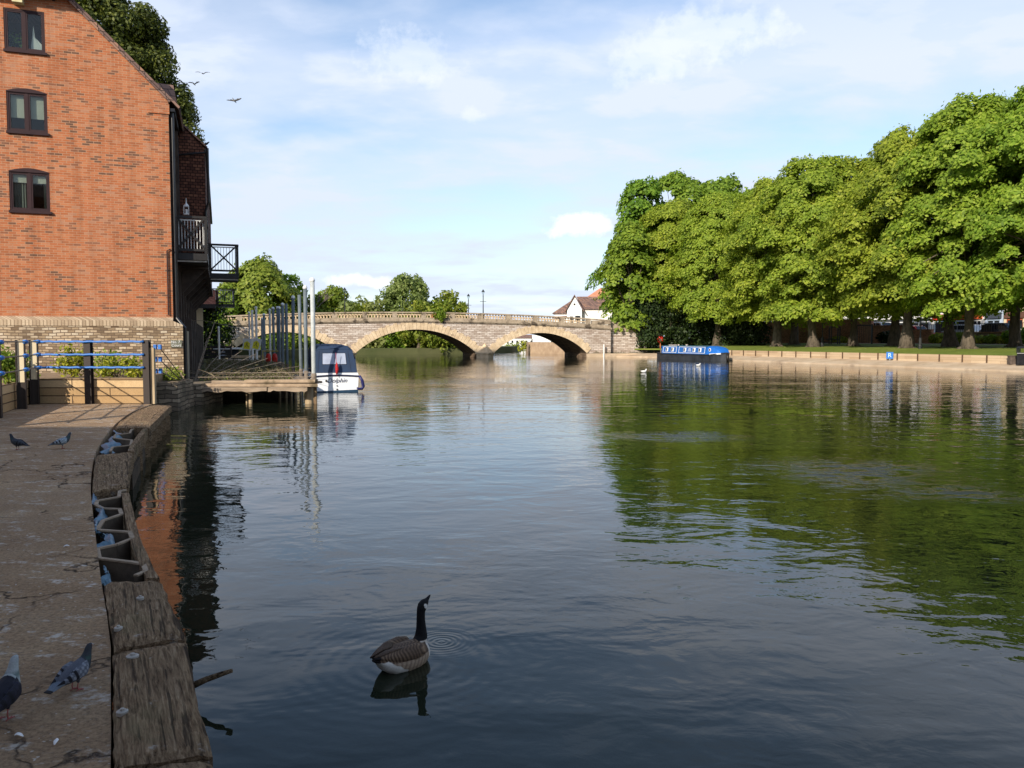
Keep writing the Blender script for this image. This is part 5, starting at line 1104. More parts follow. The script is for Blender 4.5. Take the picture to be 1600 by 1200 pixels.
tb = thing('lifebuoy_post', 'red lifebuoy housing on a short post left of the narrowboat', 'lifebuoy', B3(3.1, 1031.5, 1.05), R(10))
b = MB(); b.lathe([(.10, -.28), (.33, -.22), (.42, 0), (.33, .22), (.10, .28)], 16); 
b.v = [(x, z * .45, y * 1.15 + 1.15) for x, y, z in b.v]; b.build('housing', m_red, tb, smooth=True)
b = MB(); b.v = []; b.box(-.05, .05, .0, .06, 0, .9); b.build('post', plain('orange_post', (.5, .16, .06), .6), tb)
b = MB(); b.lathe([(.15, -.01), (.15, .01)], 14); b.v = [(x - .05, z - .16, y + 1.12) for x, y, z in b.v]; b.build('pale_label', plain('pale_pink', (.75, .45, .42), .6), tb)
# bench table with frame, gate
tt = thing('timber_pergola_seat', 'dark framed seat and table on the lawn left of the stout grey trunk', 'bench', B3(17, 1297, 1.62), BROT + R(60))
b = MB()
for x in (-.9, -.05, .9):
    for y in (-.5, .5): b.box(x - .05, x + .05, y - .05, y + .05, 0, 2.0 if x > -.5 else .85)
b.box(-.1, .95, -.55, -.45, 1.95, 2.05); b.box(-.1, .95, .45, .55, 1.95, 2.05); b.box(-.1, 0, -.45, .45, 1.95, 2.05); b.build('frame', m_black, tt); b = MB(); b.box(-2.0, .95, -.5, .5, .55, .66); b.build('seat', m_black, tt)
b = MB(); b.box(-2.0, .95, -.5, .5, .2, .25); b.build('lower_rail', m_black, tt)
tg = thing('iron_gate', 'dark gate frame in the brick wall right of the stout grey trunk', 'gate', B3(20, 1349, 1.66), BROT + R(60))
b = MB(); b.box(-.95, -.85, -.05, .05, 0, 2.3); b.box(.75, .95, -.06, .06, 0, 2.3); b.box(-.85, .75, -.05, .05, 2.1, 2.22)
for k in range(7): b.box(-.7 + k * .2, -.67 + k * .2, -.02, .02, .1, 2.1)
b.build('bars', m_black, tg)
# walls behind the lawn
def bwall(name, w0, w1, off, z0, z1, mat, label, th=.35, cap=True):
    P0 = bank(off, w1, z0); t_ = thing(name, label, 'wall', P0, BROT); b = MB(); L = w1 - w0; b.box(0, L, 0, th, -.3, z1 - z0); b.build('masonry', mat, t_)
    if cap: b = MB(); b.box(-.02, L + .02, -.05, th + .05, z1 - z0 + .002, z1 - z0 + .12); b.build('coping', m_parapet if mat is m_quaystone else m_wallred, t_)
    return t_
bwall('brick_wall', 37.5, 66, 24.2, 1.7, 4.6, m_wallred, 'tall old red brick wall behind the lime trunks on the left')
bwall('brick_wall', 32.2, 37.4, 24.2, 1.7, 3.75, m_wallred, 'lower stepped piece of red brick wall near the red car')
bwall('brick_wall', 29, 32.1, 24.3, 1.7, 3.2, m_wallred, 'short end piece of red brick wall under the railings')
bwall('stone_wall', 6, 28.8, 24.6, 1.7, 2.85, brickmat('pinkish_rubble_wall', .4, .18, .02, [(0, (.3, .18, .12)), (.5, (.45, .33, .24)), (1, (.55, .42, .3))], (.2, .14, .1), .2, .1), 'low pinkish rubble wall below the parked cars')
for k, (px, w_, h, lf, lab) in enumerate(((1466, 2.6, 1.2, lf_shrub, 'yellow-green hedge shrub left of the straight dark trunk'), (1504, 3.0, 1.3, lf_mid, 'green hedge shrub behind the pale burred trunk'), (1529, 1.6, .9, lf_shrub, 'low yellow shrub at the foot of the rubble wall'), (1548, 1.4, 1.0, lf_deep, 'round dark bush in front of the rubble wall'), (1566, 1.8, .9, lf_shrub, 'yellowish shrub below the dark parked car'), (1578, 2.0, 1.5, lf_deep, 'clipped dark hedge left of the thick spreading trunk'), (1600, 3.2, 1.7, lf_deep, 'large clipped hedge at the right edge'), (1310, 3, .9, lf_shrub, 'patch of yellowish growth at the foot of the brick wall'), (1385, 3.2, 1.5, lf_yew, 'dark bush in the shade left of the broad trunk'))):
    P0 = B3(23.6, px, 1.7); rng = np.random.default_rng(200 + k); n = 900; P = rng.normal(size=(n, 3)); P /= np.linalg.norm(P, axis=1, keepdims=True); P *= (rng.random((n, 1)) ** .33) * np.array([w_ / 2, .6, h * .55]); P[:, 2] += h * .45
    o = leaf_object('hedge_shrub', P, P - [0, 0, h * .4] + rng.normal(0, .3, (n, 3)), .13, rng, lf, loc=P0); o.rotation_euler = (0, 0, BROT); tag(o, lab, 'shrub', 'shrubs in front of the far wall')
trl = thing('railings', 'thin dark railings on top of the low wall by the red shop', 'railing', bank(24.7, 33, 2.9), BROT); b = MB()
for k in range(60): b.box(k * .28, k * .28 + .03, 0, .03, 0, .95)
b.box(0, 16.6, -.01, .04, .9, .95); b.build('rails', m_dark_metal, trl)
# shops and houses facing the river
def shop(w0, w1, hgt, wall, label, off=41, fascia=None, ftext=None, roof=m_slate, ground=None, nwin=2, storeys=2, roof_h=2.4, front=None):
    P0 = bank(off, w1, 2.33); L = w1 - w0; t_ = thing('terraced_building', label, 'building', P0, BROT, None)
    b = MB(); b.box(0, L, .25, 9, -.5, hgt); b.box(0, .35, 0, .249, -.5, hgt); b.box(L - .35, L, 0, .249, -.5, hgt); b.box(.35, L - .35, 0, .249, 2.75, hgt); b.build('wall', wall, t_)
    b = MB(); b.box(.35, L - .35, .10, .2, .0, 2.74); b.build('shopfront_glass', m_dglass, t_)
    fr = MB(); n = max(2, int(L / 1.6))
    for k in range(n + 1): x = .35 + (L - .7) * k / n; fr.box(x - .06, x + .06, .02, .099, 0, 2.3)
    fr.box(.35, L - .35, .02, .0985, 0, .45); fr.box(.35, L - .35, .02, .0985, 2.2, 2.35); fr.build('shopfront_frame', ground or m_white, t_)
    if fascia: b = MB(); b.box(.1, L - .1, -.16, -.002, 2.45, 3.2); b.build('fascia', fascia, t_)
    for s in range(1, storeys):
        for k in range(nwin):
            xc = L * (k + .5) / nwin; z = .3 + s * 2.9; f_ = MB()
            f_.box(xc - .55, xc + .55, -.05, -.003, z + .9 - .06, z + .9); f_.box(xc - .55, xc + .55, -.04, -.003, z + 2.2, z + 2.26); f_.box(xc - .55, xc - .49, -.04, -.003, z + .9, z + 2.2); f_.box(xc + .49, xc + .55, -.04, -.003, z + .9, z + 2.2); f_.box(xc - .49, xc + .49, -.035, -.003, z + 1.5, z + 1.55)
            wd = f_.build('window', m_white, t_); p = MB(); p.box(xc - .49, xc + .49, -.02, -.004, z + .9, z + 2.2); p.build('pane', m_dglass, wd)
    b = MB(); b.prism([(-.1, -.3, hgt), (-.1, 9.3, hgt), (-.1, 4.5, hgt + roof_h)], (L + .2, 0, 0)); b.build('roof', roof, t_); return t_
shop(62, 78, 6.5, m_render, 'long white rendered house behind the left part of the brick wall', nwin=5)
shop(50, 61.8, 7.2, m_render, 'white rendered house above the tall brick wall, behind the gate', nwin=4, roof=m_brownroof)
shop(44, 49.8, 7.6, m_render, 'narrow white house left of the red fascia shop', nwin=2)
pbl = noisy('pale_blue_render', (.40, .48, .60), (.50, .58, .70), .5, 4, .8, .002)
s1 = shop(38.2, 43.8, 7.2, m_render, 'white shop with a long red fascia behind the straight dark trunk', fascia=m_red, nwin=2, ground=plain('pale_blue_frames', (.55, .66, .74), .5))
s2 = shop(36.2, 38.0, 7.0, m_render, 'narrow shop with a round orange-red sign', fascia=plain('orange_red_fascia', (.60, .10, .03), .5), nwin=1)
s3 = shop(33.6, 36.0, 7.8, pbl, 'pale blue building with a grey shopfront behind the burred trunk', nwin=1, ground=plain('grey_blue_frames', (.30, .38, .48), .5), fascia=plain('dark_grey_fascia', (.05, .06, .08), .5))
s4 = shop(30.6, 33.4, 7.2, m_cream, 'cream building with a dark red shopfront and brown canopy', nwin=1, ground=plain('rust_red_frames', (.40, .10, .05), .5), fascia=plain('brown_canopy', (.12, .06, .04), .6))
shop(22, 30.4, 7.6, m_render, 'white rendered building at the right edge behind the hedge', nwin=3)
shop(2, 21.8, 8.0, m_render, 'white terrace off the right side of the picture', nwin=6)
# parked cars
def car(off, px, label, paint, rz=0, L=4.2, Hh=1.5, group='cars parked along the far road'):
    P0 = B3(off, px, 2.335); t_ = thing('parked_car', label, 'car', P0, BROT + rz, group); W_ = 1.72
    prof = [(-L / 2, .35), (-L / 2 + .05, .80), (-L / 2 + .25, .92), (-L / 2 + .75, Hh - .08), (-L / 2 + 1.1, Hh), (L * .08, Hh), (L * .16, Hh - .08), (L * .28, .95), (L / 2 - .15, .80), (L / 2, .55), (L / 2 - .02, .3)]
    b = MB(); b.prism([(x, -W_ / 2, z) for x, z in prof], (0, W_, 0)); b.build('body', paint, t_, bevel=.07)
    for s in (-1, 1):
        b = MB(); y = s * (W_ / 2 + .006); b.prism([(-L / 2 + .55, y, .95), (-L / 2 + .85, y, Hh - .12), (-.12, y, Hh - .1), (-.12, y, .95)], (0, s * .01, 0)); b.build('side_window', m_dglass, t_)
        b = MB(); b.prism([(-.04, y, .95), (-.04, y, Hh - .1), (L * .11, y, Hh - .12), (L * .24, y, .95)], (0, s * .01, 0)); b.build('side_window', m_dglass, t_)
        for x in (-L * .3, L * .3):
            b = MB(); b.lathe([(.2, -.1), (.31, -.1), (.31, .1), (.2, .1)], 18); o = b.build('wheel', m_blackp, t_); o.rotation_euler = (math.pi / 2, 0, 0); o.location = (x, s * (W_ / 2 - .08), .31)
            b = MB(); b.lathe([(.18, -.105), (.18, .105)], 12); q = b.build('rim', m_galv, o)
        b = MB(); b.box(L / 2 - .10, L / 2 - .02, s * .6 - .15, s * .6 + .15, .6, .72); b.build('headlight', m_white, t_)
    b = MB(); b.prism([(L * .165, -.68, Hh - .07), (L * .275, -.76, .99), (L * .275, .76, .99), (L * .165, .68, Hh - .07)], (.02, 0, .02)); b.build('windscreen', m_dglass, t_); return t_
def paint(n, c): M = NM(n); M.b.inputs['Coat Weight'].default_value = .6; return M.fin(c, .35, None, .5, .0)
car(28.5, 1428, 'bright red parked car beside the black lamp post', paint('red_car_paint', (.55, .02, .02)))
car(28.5, 1502, 'silver parked hatchback just left of the burred lime trunk', paint('silver_car_paint', (.50, .53, .56)), rz=math.pi)
car(31.0, 1529, 'pale pinkish white parked car right of the burred trunk', paint('pale_car_paint', (.62, .56, .56)))
car(28.0, 1567, 'dark slate-grey parked estate car below the cream building', paint('slate_car_paint', (.06, .075, .095)), L=4.6, Hh=1.6)
car(28.5, 1376, 'white parked van half hidden above the brick wall', paint('white_car_paint', (.70, .70, .68)), L=4.4, Hh=2.0)
car(28.5, 1326, 'dark parked car above the brick wall left of the stout trunk', paint('dark_car_paint', (.03, .03, .035)), L=4.4, Hh=2.6) if False else None
tbx = thing('utility_cabinet', 'black box-shaped cabinet between the pale car and the slate-grey one', 'cabinet', B3(27, 1543, 2.335), BROT); b = MB(); b.box(-.6, .6, -.35, .35, 0, 1.35); b.build('cabinet', m_blackp, tbx, bevel=.02); b = MB(); b.box(-.62, .62, -.37, .37, 1.352, 1.40); b.build('lid', m_black, tbx)
# white house beyond the bridge
wh = thing('white_house', 'large white rendered house with brown roofs behind the right end of the bridge', 'house', D(908, 520, 132).to_2d().to_3d() + Vector((0, 0, 2.0)), R(-6)); Lh = wh.location
def hz_(px, py, d=132): p = D(px, py, d) - Lh; return p.x, p.z
k_ = 132 / F
gx0, gx1 = (886 - 908) * k_, (909 - 908) * k_
b = MB(); top = D(897, 463, 132).z - 2; ev = D(897, 484, 132).z - 2
b.prism([(gx0, 0, -2), (gx1, 0, -2), (gx1, 0, ev), ((gx0 + gx1) / 2, 0, top), (gx0, 0, ev)], (0, 7, 0)); b.box(gx1, 8.5, 1.2, 8, -2, ev + .2); b.box(-4.5, gx0, 2, 9, -2, D(0, 488, 132).z - 2); b.build('wall', m_render, wh)
b = MB(); xm = (gx0 + gx1) / 2
b.prism([(xm, -.3, top + .1), (gx1 + .25, -.3, ev - .25), (gx1 + .4, -.3, ev - .2), (xm, -.3, top + .3)], (0, 7.5, 0)); b.prism([(xm, -.3, top + .1), (gx0 - .25, -.3, ev - .25), (gx0 - .4, -.3, ev - .2), (xm, -.3, top + .3)], (0, 7.5, 0))
b.add([(gx1 + .1, .9, ev + .1), (9, .9, ev + .1), (9, 4.5, top + .2), (xm + .2, 4.5, top + .2)], [(0, 1, 2, 3)]); b.add([(9, 8.2, ev + .1), (gx1, 8.2, ev + .1), (xm + .2, 4.5, top + .2), (9, 4.5, top + .2)], [(0, 1, 2, 3)])
b.add([(-4.8, 1.7, 2.6 + ev - 4), (gx0 + .3, 1.7, ev - 1.2), (xm, 5, top + .1), (xm, 5.2, top + .1)], [(0, 1, 2, 3)])
b.build('roof', m_brownroof, wh)
b = MB(); b.prism([(-4.9, 1.6, D(0, 489, 132).z - 2), (xm, 1.6, D(0, 489, 132).z - 2), (xm, 5, top), ], (0, .1, .0)); b.add([(-4.9, 9, D(0, 489, 132).z - 2), (-4.9, 1.6, D(0, 489, 132).z - 2), (xm, 5, top)], [(0, 1, 2)]); b.build('hipped_roof', m_brownroof, wh)
rt = D(0, 447, 132).z - 2
b = MB(); b.prism([(.8, 5.5, top + .15), (5.4, 5.5, top + .15), (3.1, 5.5, rt)], (0, .25, 0)); b.build('orange_gable', noisy('orange_hung_tile', (.50, .20, .12), (.60, .28, .18), 3), wh)
b = MB(); b.add([(3.1, 5.3, rt + .05), (12, 5.3, rt - .1), (12, 4.6, top), (5.3, 5.2, top)], [(0, 1, 2, 3)]); b.add([(3.1, 5.75, rt), (12, 5.75, rt), (12, 10, top - 1), (5.4, 10, top - 1)], [(0, 1, 2, 3)]); b.build('main_roof', m_brownroof, wh)
for (x, z, w_, h_) in ((gx0 + .7, ev - 2.4, .5, 1.3), (gx0 + 1.55, ev - 1.9, .4, .9), (gx1 - .5, ev - 2.2, .45, 1.2), (-3.6, ev - 3, .6, 1.0), (gx1 + 2.4, ev - 2.6, .5, .6)):
    f_ = MB(); y = -.06 if x < gx1 and x > gx0 else (1.14 if x > gx1 else 1.94); f_.box(x - w_ / 2 - .06, x + w_ / 2 + .06, y, y + .05, z - .06, z + h_ + .06); wd = f_.build('window', plain('grey_frame', (.5, .5, .5), .6), wh); p = MB(); p.box(x - w_ / 2, x + w_ / 2, y - .01, y - .002, z, z + h_); p.build('pane', m_dglass, wd)
f_ = MB(); f_.lathe([(.16, -.01), (.16, .01)], 10); f_.v = [(x + xm, -.02 + z, y + top - 1.3) for x, y, z in f_.v]; f_.build('round_vent', m_black, wh)
# things seen through the right arch
t_ = thing('distant_terrace', 'distant white houses seen through the right arch', 'building', D(822, 548, 178).to_2d().to_3d() + Vector((0, 0, .9)), R(-4))
b = MB(); b.box(-7, 1.2, 0, 5, 0, 1.6); b.box(1.3, 5.5, .5, 5, .0, 2.3); b.build('wall', m_render, t_); b = MB(); b.prism([(-7.2, -.2, 1.6), (-7.2, 5.2, 1.6), (-7.2, 2.5, 2.4)], (8.4, 0, 0)); b.build('roof', m_brownroof, t_)
for k in range(8): b = MB(); b.box(-6.4 + k * 1.05, -6.0 + k * 1.05, -.04, -.002, .5, 1.1); b.build('window', m_dglass, t_)
bq = MB(); A = D(778, 551, 168); bq.box(0, 6.2, 0, .6, -1.2, 1.15); o = bq.build('river_wall', m_render); o.location = (A.x, A.y, 0); tag(o, 'low white river wall at the water seen through the right arch', 'wall')
bq = MB(); A = D(826, 551, 128); Bq = D(905, 551, 118); bq.prism([(A.x, A.y, -2), (Bq.x, Bq.y, -2), (Bq.x + 1, Bq.y + 8, -2), (A.x, A.y + 30, -2)], (0, 0, 3.75)); o = bq.build('river_wall', noisy('brown_river_wall', (.28, .19, .12), (.46, .34, .23), 1.2, 6, .9, .02), origin=(A.x, A.y, 0)); tag(o, 'brown brick river wall seen through the right arch', 'wall')
clump(817, 541, 127, .85, 500, 31, lf_shrub, 'light green bush growing at the water seen through the right arch', 'riverside_bush', .13, (1, 1, 1.3), 'bush')
clump(800, 541, 165, 1.5, 300, 33, lf_mid, 'low green bush by the distant white houses', 'riverside_bush', .2, (1.6, 1, .5), 'bush')
# ================================================================ boats
nb = thing('narrowboat', 'blue narrowboat moored against the right bank', 'narrowboat', bank(-1.35, bw(1137, -1.35), 0), math.atan2(.936, -.352)); nb.scale = (.95, .95, .92)
# local x runs along the boat from its right-hand end to the left-hand end; local -y is the bank side
LB, WB = 13.4, 2.05
b = MB(); hs = [(0, .12, .95), (.5, .55, .88), (1.3, .95, .78), (2.6, 1.02, .70), (LB - 1.6, 1.02, .70), (LB - .5, .9, .74), (LB, .55, .80)]
vs = []
for x, w_, z in hs: vs += [(x, -w_, -.3), (x, -w_, z), (x, w_, z), (x, w_, -.3)]
b.add(vs, [(i * 4 + j, i * 4 + (j + 1) % 4, i * 4 + 4 + (j + 1) % 4, i * 4 + 4 + j) for i in range(len(hs) - 1) for j in range(4)] + [(0, 1, 2, 3), (24, 25, 26, 27)]); b.build('hull', noisy('worn_black_hull', (.012, .014, .018), (.035, .04, .05), 1.5, 5, .5, .003), nb)
b = MB()
for s in (-1, 1): b.path([(x, s * (w_ + .02), z - .10) for x, w_, z in hs], .03, 6); b.path([(x, s * (w_ + .02), z - .02) for x, w_, z in hs], .022, 6)
b.build('rubbing_strake', m_black, nb)
m_nb = plain('narrowboat_blue', (.012, .105, .36), .35, var=.08, scale=2); m_nbd = plain('narrowboat_deep_blue', (.012, .07, .28), .4, var=.1, scale=2)
b = MB(); b.prism([(2.55, -.95, .70), (2.75, -.82, 1.58), (2.75, .82, 1.58), (2.55, .95, .70)], (LB - 4.2, 0, 0)); b.build('cabin', m_nb, nb)
b = MB(); b.prism([(2.6, -.86, 1.582), (2.6, -.5, 1.66), (2.6, .5, 1.66), (2.6, .86, 1.582)], (LB - 4.1, 0, 0)); b.build('roof', plain('teal_grey_roof', (.05, .13, .17), .5), nb)
b = MB(); r6 = [(.5, .60, .72, .30), (.9, .80, .72, .62), (1.5, .90, .70, .86), (2.2, .93, .70, .93), (2.57, .93, .70, .93)]; vs = []
for x, w_, z, h_ in r6: vs += [(x, -w_, z), (x, -w_ * .86, z + h_ * .9), (x, -w_ * .4, z + h_), (x, w_ * .4, z + h_), (x, w_ * .86, z + h_ * .9), (x, w_, z)]
b.add(vs, [(i * 6 + j, i * 6 + (j + 1) % 6, i * 6 + 6 + (j + 1) % 6, i * 6 + 6 + j) for i in range(4) for j in range(6)] + [tuple(range(6)), tuple(range(24, 30))]); b.build('bow_canopy', plain('bright_blue_canvas', (.01, .13, .50), .6), nb)
def side(x, z): return .955 - (z - .70) / .88 * .13     # cabin side half width at height z
def sidebox(name, mat, x0, x1, z0, z1, th, par=nb):
    b = MB(); b.prism([(x0, side(0, z0) - .02, z0), (x0, side(0, z0) + th, z0), (x0, side(0, z1) + th, z1), (x0, side(0, z1) - .02, z1)], (x1 - x0, 0, 0)); return b.build(name, mat, par)
for (x0, x1) in ((2.9, 8.1), (8.6, 11.5)):
    for z0, z1 in ((.80, .84), (1.49, 1.53)): sidebox('white_line', m_white, x0, x1, z0, z1, .012)
    for xa in (x0, x1 - .05): sidebox('white_line', m_white, xa, xa + .05, .841, 1.489, .012)
for x0 in (3.6, 4.75, 6.6, 9.2, 10.4):
    wd = sidebox('window', m_white, x0, x0 + .52, .95, 1.40, .02); sidebox('pane', m_dglass, x0 + (.22 if x0 != 4.75 else .26), x0 + .47, 1.0, 1.35, .026, wd)
for k, z in enumerate((1.02, 1.15, 1.28)): sidebox('painted_lettering', m_white, 5.55 + .08 * k, 6.25 - .06 * k, z, z + .045, .013)
b = MB(); b.lathe([(.19, 0), (.19, .03), (.13, .035)], 18); b.v = [(x + 2.0, .86 + z, y + 1.22) for x, y, z in b.v]; q = b.build('porthole', m_white, nb); b = MB(); b.lathe([(.12, .03), (.12, .045)], 16); b.v = [(x + 2.0, .86 + z, y + 1.22) for x, y, z in b.v]; b.build('pane', m_dglass, q)
b = MB(); b.prism([(.35, .62, .74), (1.9, .97, .68), (1.9, .97, .80), (.35, .62, .88)], (0, .05, 0)); b.build('white_flash', m_white, nb)
b = MB(); b.path([(-.05, .1, .80), (-.15, .12, .35), (-.1, .12, .02)], [.14, .16, .1], 10); b.build('bow_fender', m_black, nb, smooth=True)
b = MB()
for x, r_ in ((7.7, .14), (9.4, .10)): b.lathe([(.1, 1.64), (.1, 1.70), (r_ + .03, 1.71), (r_ * .7, 1.78)], 12, (x, .1, 0))
b.box(10.3, 11.3, -.25, .25, 1.66, 1.74); b.build('roof_vents', plain('roof_fittings', (.6, .5, .45), .6), nb)
b = MB(); b.box(LB - 1.5, LB - 1.44, -.7, .7, .7, 1.35); b.path([(LB - .5, 0, .75), (LB - .6, 0, 1.2), (LB - 1.2, .1, 1.25)], .025, 6); b.box(LB - 1.0, LB - .9, .6, .68, .7, 1.2); b.build('stern_rail', m_rust, nb)
# cruiser
cb = thing('motor_cruiser', 'small white motor cruiser with a navy canvas canopy moored by the jetty', 'boat', D(524, 612, 32.9).to_2d().to_3d(), GR)
hw = 1.0
def hullrings(): return [(0, .92, .98, .66), (1.2, .98, 1.05, .66), (3.2, .9, 1.02, .72), (4.8, .5, .75, .85), (5.8, .06, .12, .95)]
vs = []; hr = hullrings()
for y, wb, wt, z in hr: vs += [(-wb * .9, y, -.25), (-wb, y, .0), (-wt, y, z), (wt, y, z), (wb, y, .0), (wb * .9, y, -.25)]
b = MB(); b.add(vs, [(i * 6 + j, i * 6 + (j + 1) % 6, i * 6 + 6 + (j + 1) % 6, i * 6 + 6 + j) for i in range(len(hr) - 1) for j in range(6)] + [tuple(range(6)), tuple(range(24, 30))])
m_gel = plain('white_gelcoat', (.80, .82, .84), .25, var=.03, scale=2); b.build('hull', m_gel, cb, bevel=.02)
b = MB(); b.prism([(-.93, -.012, -.05), (.93, -.012, -.05), (.935, -.012, .09), (-.935, -.012, .045)], (0, .01, 0)); b.build('boot_stripe', plain('deep_blue_antifoul', (.015, .045, .09), .4), cb)
b = MB(); n = 12; b.path([(-1.0 + 2.0 * i / n, -.02, .64 + .05 * math.sin(math.pi * i / n)) for i in range(n + 1)], .032, 8); 
for s in (-1, 1): b.path([(s * (wt + .015), y, z - .03) for y, wb, wt, z in hr], .032, 8)
b.build('rubbing_strake', m_navyb if 'm_navyb' in globals() else plain('navy_rubber', (.012, .014, .045), .45), cb)
b = MB(); b.prism([(-.97, 0, .675), (.97, 0, .675), (.93, 0, .79), (0, 0, .83), (-.93, 0, .79)], (0, 1.0, 0)); b.build('coaming', m_gel, cb, bevel=.01)
# canopy: ruled shell
cs = [(.0, .80, .90, .86, .0), (.155, .80, .86, 1.36, .0), (.30, .80, .76, 1.76, .0), (.55, .80, .74, 1.87, .04), (2.6, .80, .76, 1.93, .04), (2.75, .80, .78, 1.80, .0)]
vs = []
for y, z0, wt, z1, cr in cs:
    for u in np.linspace(-1, 1, 11):
        vs.append((u * wt, y, z1 + .05 * (1 - abs(u) ** 3) - (.09 if abs(u) > .95 else 0)))
m = len(cs); fs = [(i * 11 + j, i * 11 + j + 1, i * 11 + 12 + j, i * 11 + 11 + j) for i in range(1, m - 1) for j in range(10)]
b = MB(); b.add(vs, fs)
def qd(pts): b.poly(pts)
lw = .90; zl = .80
for s in (-1, 1):
    qd([(s * lw, .0, zl), (s * .90, 2.75, zl), (s * .78, 2.75, 1.71), (s * .76, 2.6, 1.84), (s * .74, .55, 1.78), (s * .76, .30, 1.67), (s * .86, .155, 1.36)])
qd([(-lw, 0, zl), (lw, 0, zl), (.86, .155, 1.36), (-.86, .155, 1.36)])
b.build('canopy', m_navy, cb)
b = MB(); b.prism([(-lw, -.008, zl), (lw, -.008, zl), (.75, .24, 1.72), (-.75, .24, 1.72)], (0, -.004, 0)); b.build('rear_curtain', m_navy, cb)
def rear(x, z): return (x, -.012 + (z - zl) / .92 * .248, z)
b = MB(); b.prism([rear(-.50, 1.14), rear(.48, 1.14), rear(.45, 1.60), rear(-.48, 1.60)], (0, -.006, 0)); wdo = b.build('clear_window', plain('milky_clear_vinyl', (.36, .40, .50), .18, spec=.6, var=.15, scale=1.5), cb)
b = MB()
for a_, c_ in (((-.50, 1.14), (.48, 1.14)), ((-.48, 1.60), (.45, 1.60)), ((-.50, 1.14), (-.48, 1.60)), ((.48, 1.14), (.45, 1.60))): b.path([rear(*a_), rear(*c_)], .012, 5)
b.path([rear(.0, 1.62), rear(.02, .86)], .012, 5); b.path([rear(-.70, zl), rear(-.60, 1.68)], .008, 5); b.path([rear(.66, zl), rear(.56, 1.68)], .008, 5); b.build('seams', plain('dark_navy_seam', (.01, .013, .03), .7), cb)
b = MB(); b.path([(-.74, .30, 1.74), (0, .28, 1.80), (.74, .30, 1.74)], .018, 6); b.build('canopy_rail', m_navy, cb)
b = MB(); b.path([(.06, -.10, 1.22), (.05, -.11, 1.1), (.07, -.12, .95), (.05, -.11, .80), (.06, -.10, .72)], [.02, .05, .065, .055, .02], 9, jitter=.2, rng=rk); b.path([(.03, -.06, 1.62), (.06, -.10, .64)], .010, 6); b.build('red_ensign', plain('furled_red_flag', (.38, .012, .015), .8, var=.3, scale=12), cb, smooth=True)
b = MB(); b.path([(.99, -.05, .66), (1.10, -.06, .45), (1.14, -.06, .22), (1.08, -.07, .12), (.92, -.08, .12), (.88, -.08, .18)], [.05, .065, .065, .06, .05, .04], 8); b.build('fender', plain('navy_fender', (.012, .013, .09), .4), cb, smooth=True)
for x, z, r_ in ((-.36, .47, .045), (.07, .26, .026), (.07, .11, .032)):
    b = MB(); b.lathe([(r_, 0), (r_, .02)], 12); b.v = [(x + x_, -.012 - z_, z + y_) for x_, y_, z_ in b.v]; b.build('outlet', m_black, cb)
text_obj('Dolphin', .25, plain('navy_script', (.03, .03, .06), .5), cb, (.10, -.013, .47), shear=.35, depth=.002, sx=1.0)
b = MB(); b.path([(-.95, 1.0, 1.9), (-.95, 1.0, 2.2)], .012, 5) if False else b.path([(-.45, 1.2, 1.9), (-.45, 1.2, 2.2)], .014, 5); b.build('aerial', m_black, cb)

# ================================================================ birds
def colmat(name, rough=.7, bands=0, bump=.002, sc=120):
    M = NM(name); a = M.n('ShaderNodeVertexColor'); a.layer_name = 'col'; n = M.noise(M.co((1, 1, 1)), sc, 4, .7)
    c = M.mix(.45, a.outputs[0], M.ramp(n, [(.3, .55), (.7, 1.25)]), 'MULTIPLY'); return M.fin(c, rough, M.bump(n, bump), .2)
m_feather = colmat('feathers'); 
def bird_body(name, mb, voxel, colfn, parent, sm=8):
    o = mb.build(name, m_feather, parent); m = o.modifiers.new('r', 'REMESH'); m.mode = 'VOXEL'; m.voxel_size = voxel; m.use_smooth_shade = True
    s = o.modifiers.new('s', 'SMOOTH'); s.iterations = sm; s.factor = .5
    dg = bpy.context.evaluated_depsgraph_get(); me = bpy.data.meshes.new_from_object(o.evaluated_get(dg)); o.modifiers.clear(); o.data = me
    me.materials.clear(); me.materials.append(m_feather); me.polygons.foreach_set('use_smooth', [True] * len(me.polygons))
    ca = me.color_attributes.new('col', 'FLOAT_COLOR', 'POINT'); arr = np.zeros((len(me.vertices), 4), 'f'); co = np.zeros(len(me.vertices) * 3, 'f'); me.vertices.foreach_get('co', co); co = co.reshape(-1, 3)
    for i, p in enumerate(co): arr[i, :3] = colfn(*p); arr[i, 3] = 1
    ca.data.foreach_set('color', arr.ravel()); return o
def mixc(a, b, t): t = max(0, min(1, t)); return tuple(x * (1 - t) + y * t for x, y in zip(a, b))
# goose
gp = G(632, 1040, 0); gd = math.atan2(.72, .66)
gs = thing('canada_goose', 'goose with a black neck and brown barred back swimming away on the water', 'goose', gp, gd); gs.scale = (.93,) * 3
b = MB()
b.loft([(-.275, 0, .115, .018, .008), (-.24, 0, .108, .05, .02), (-.19, 0, .085, .085, .055), (-.12, 0, .068, .112, .088), (-.03, 0, .062, .126, .102), (.06, 0, .062, .122, .104), (.13, 0, .066, .102, .095), (.18, 0, .075, .072, .072), (.205, 0, .08, .035, .04)], 20)
b.loft([(.11, 0, .085, .065, .07), (.145, 0, .135, .052, .055), (.158, 0, .18, .044, .046), (.158, 0, .23, .036, .037), (.155, 0, .29, .031, .032), (.156, 0, .345, .030, .031), (.162, 0, .372, .033, .034), (.173, 0, .392, .036, .036), (.190, 0, .408, .032, .031), (.206, 0, .419, .024, .022), (.216, 0, .427, .015, .014), (.234, 0, .442, .012, .008), (.249, 0, .454, .005, .004)], 16)
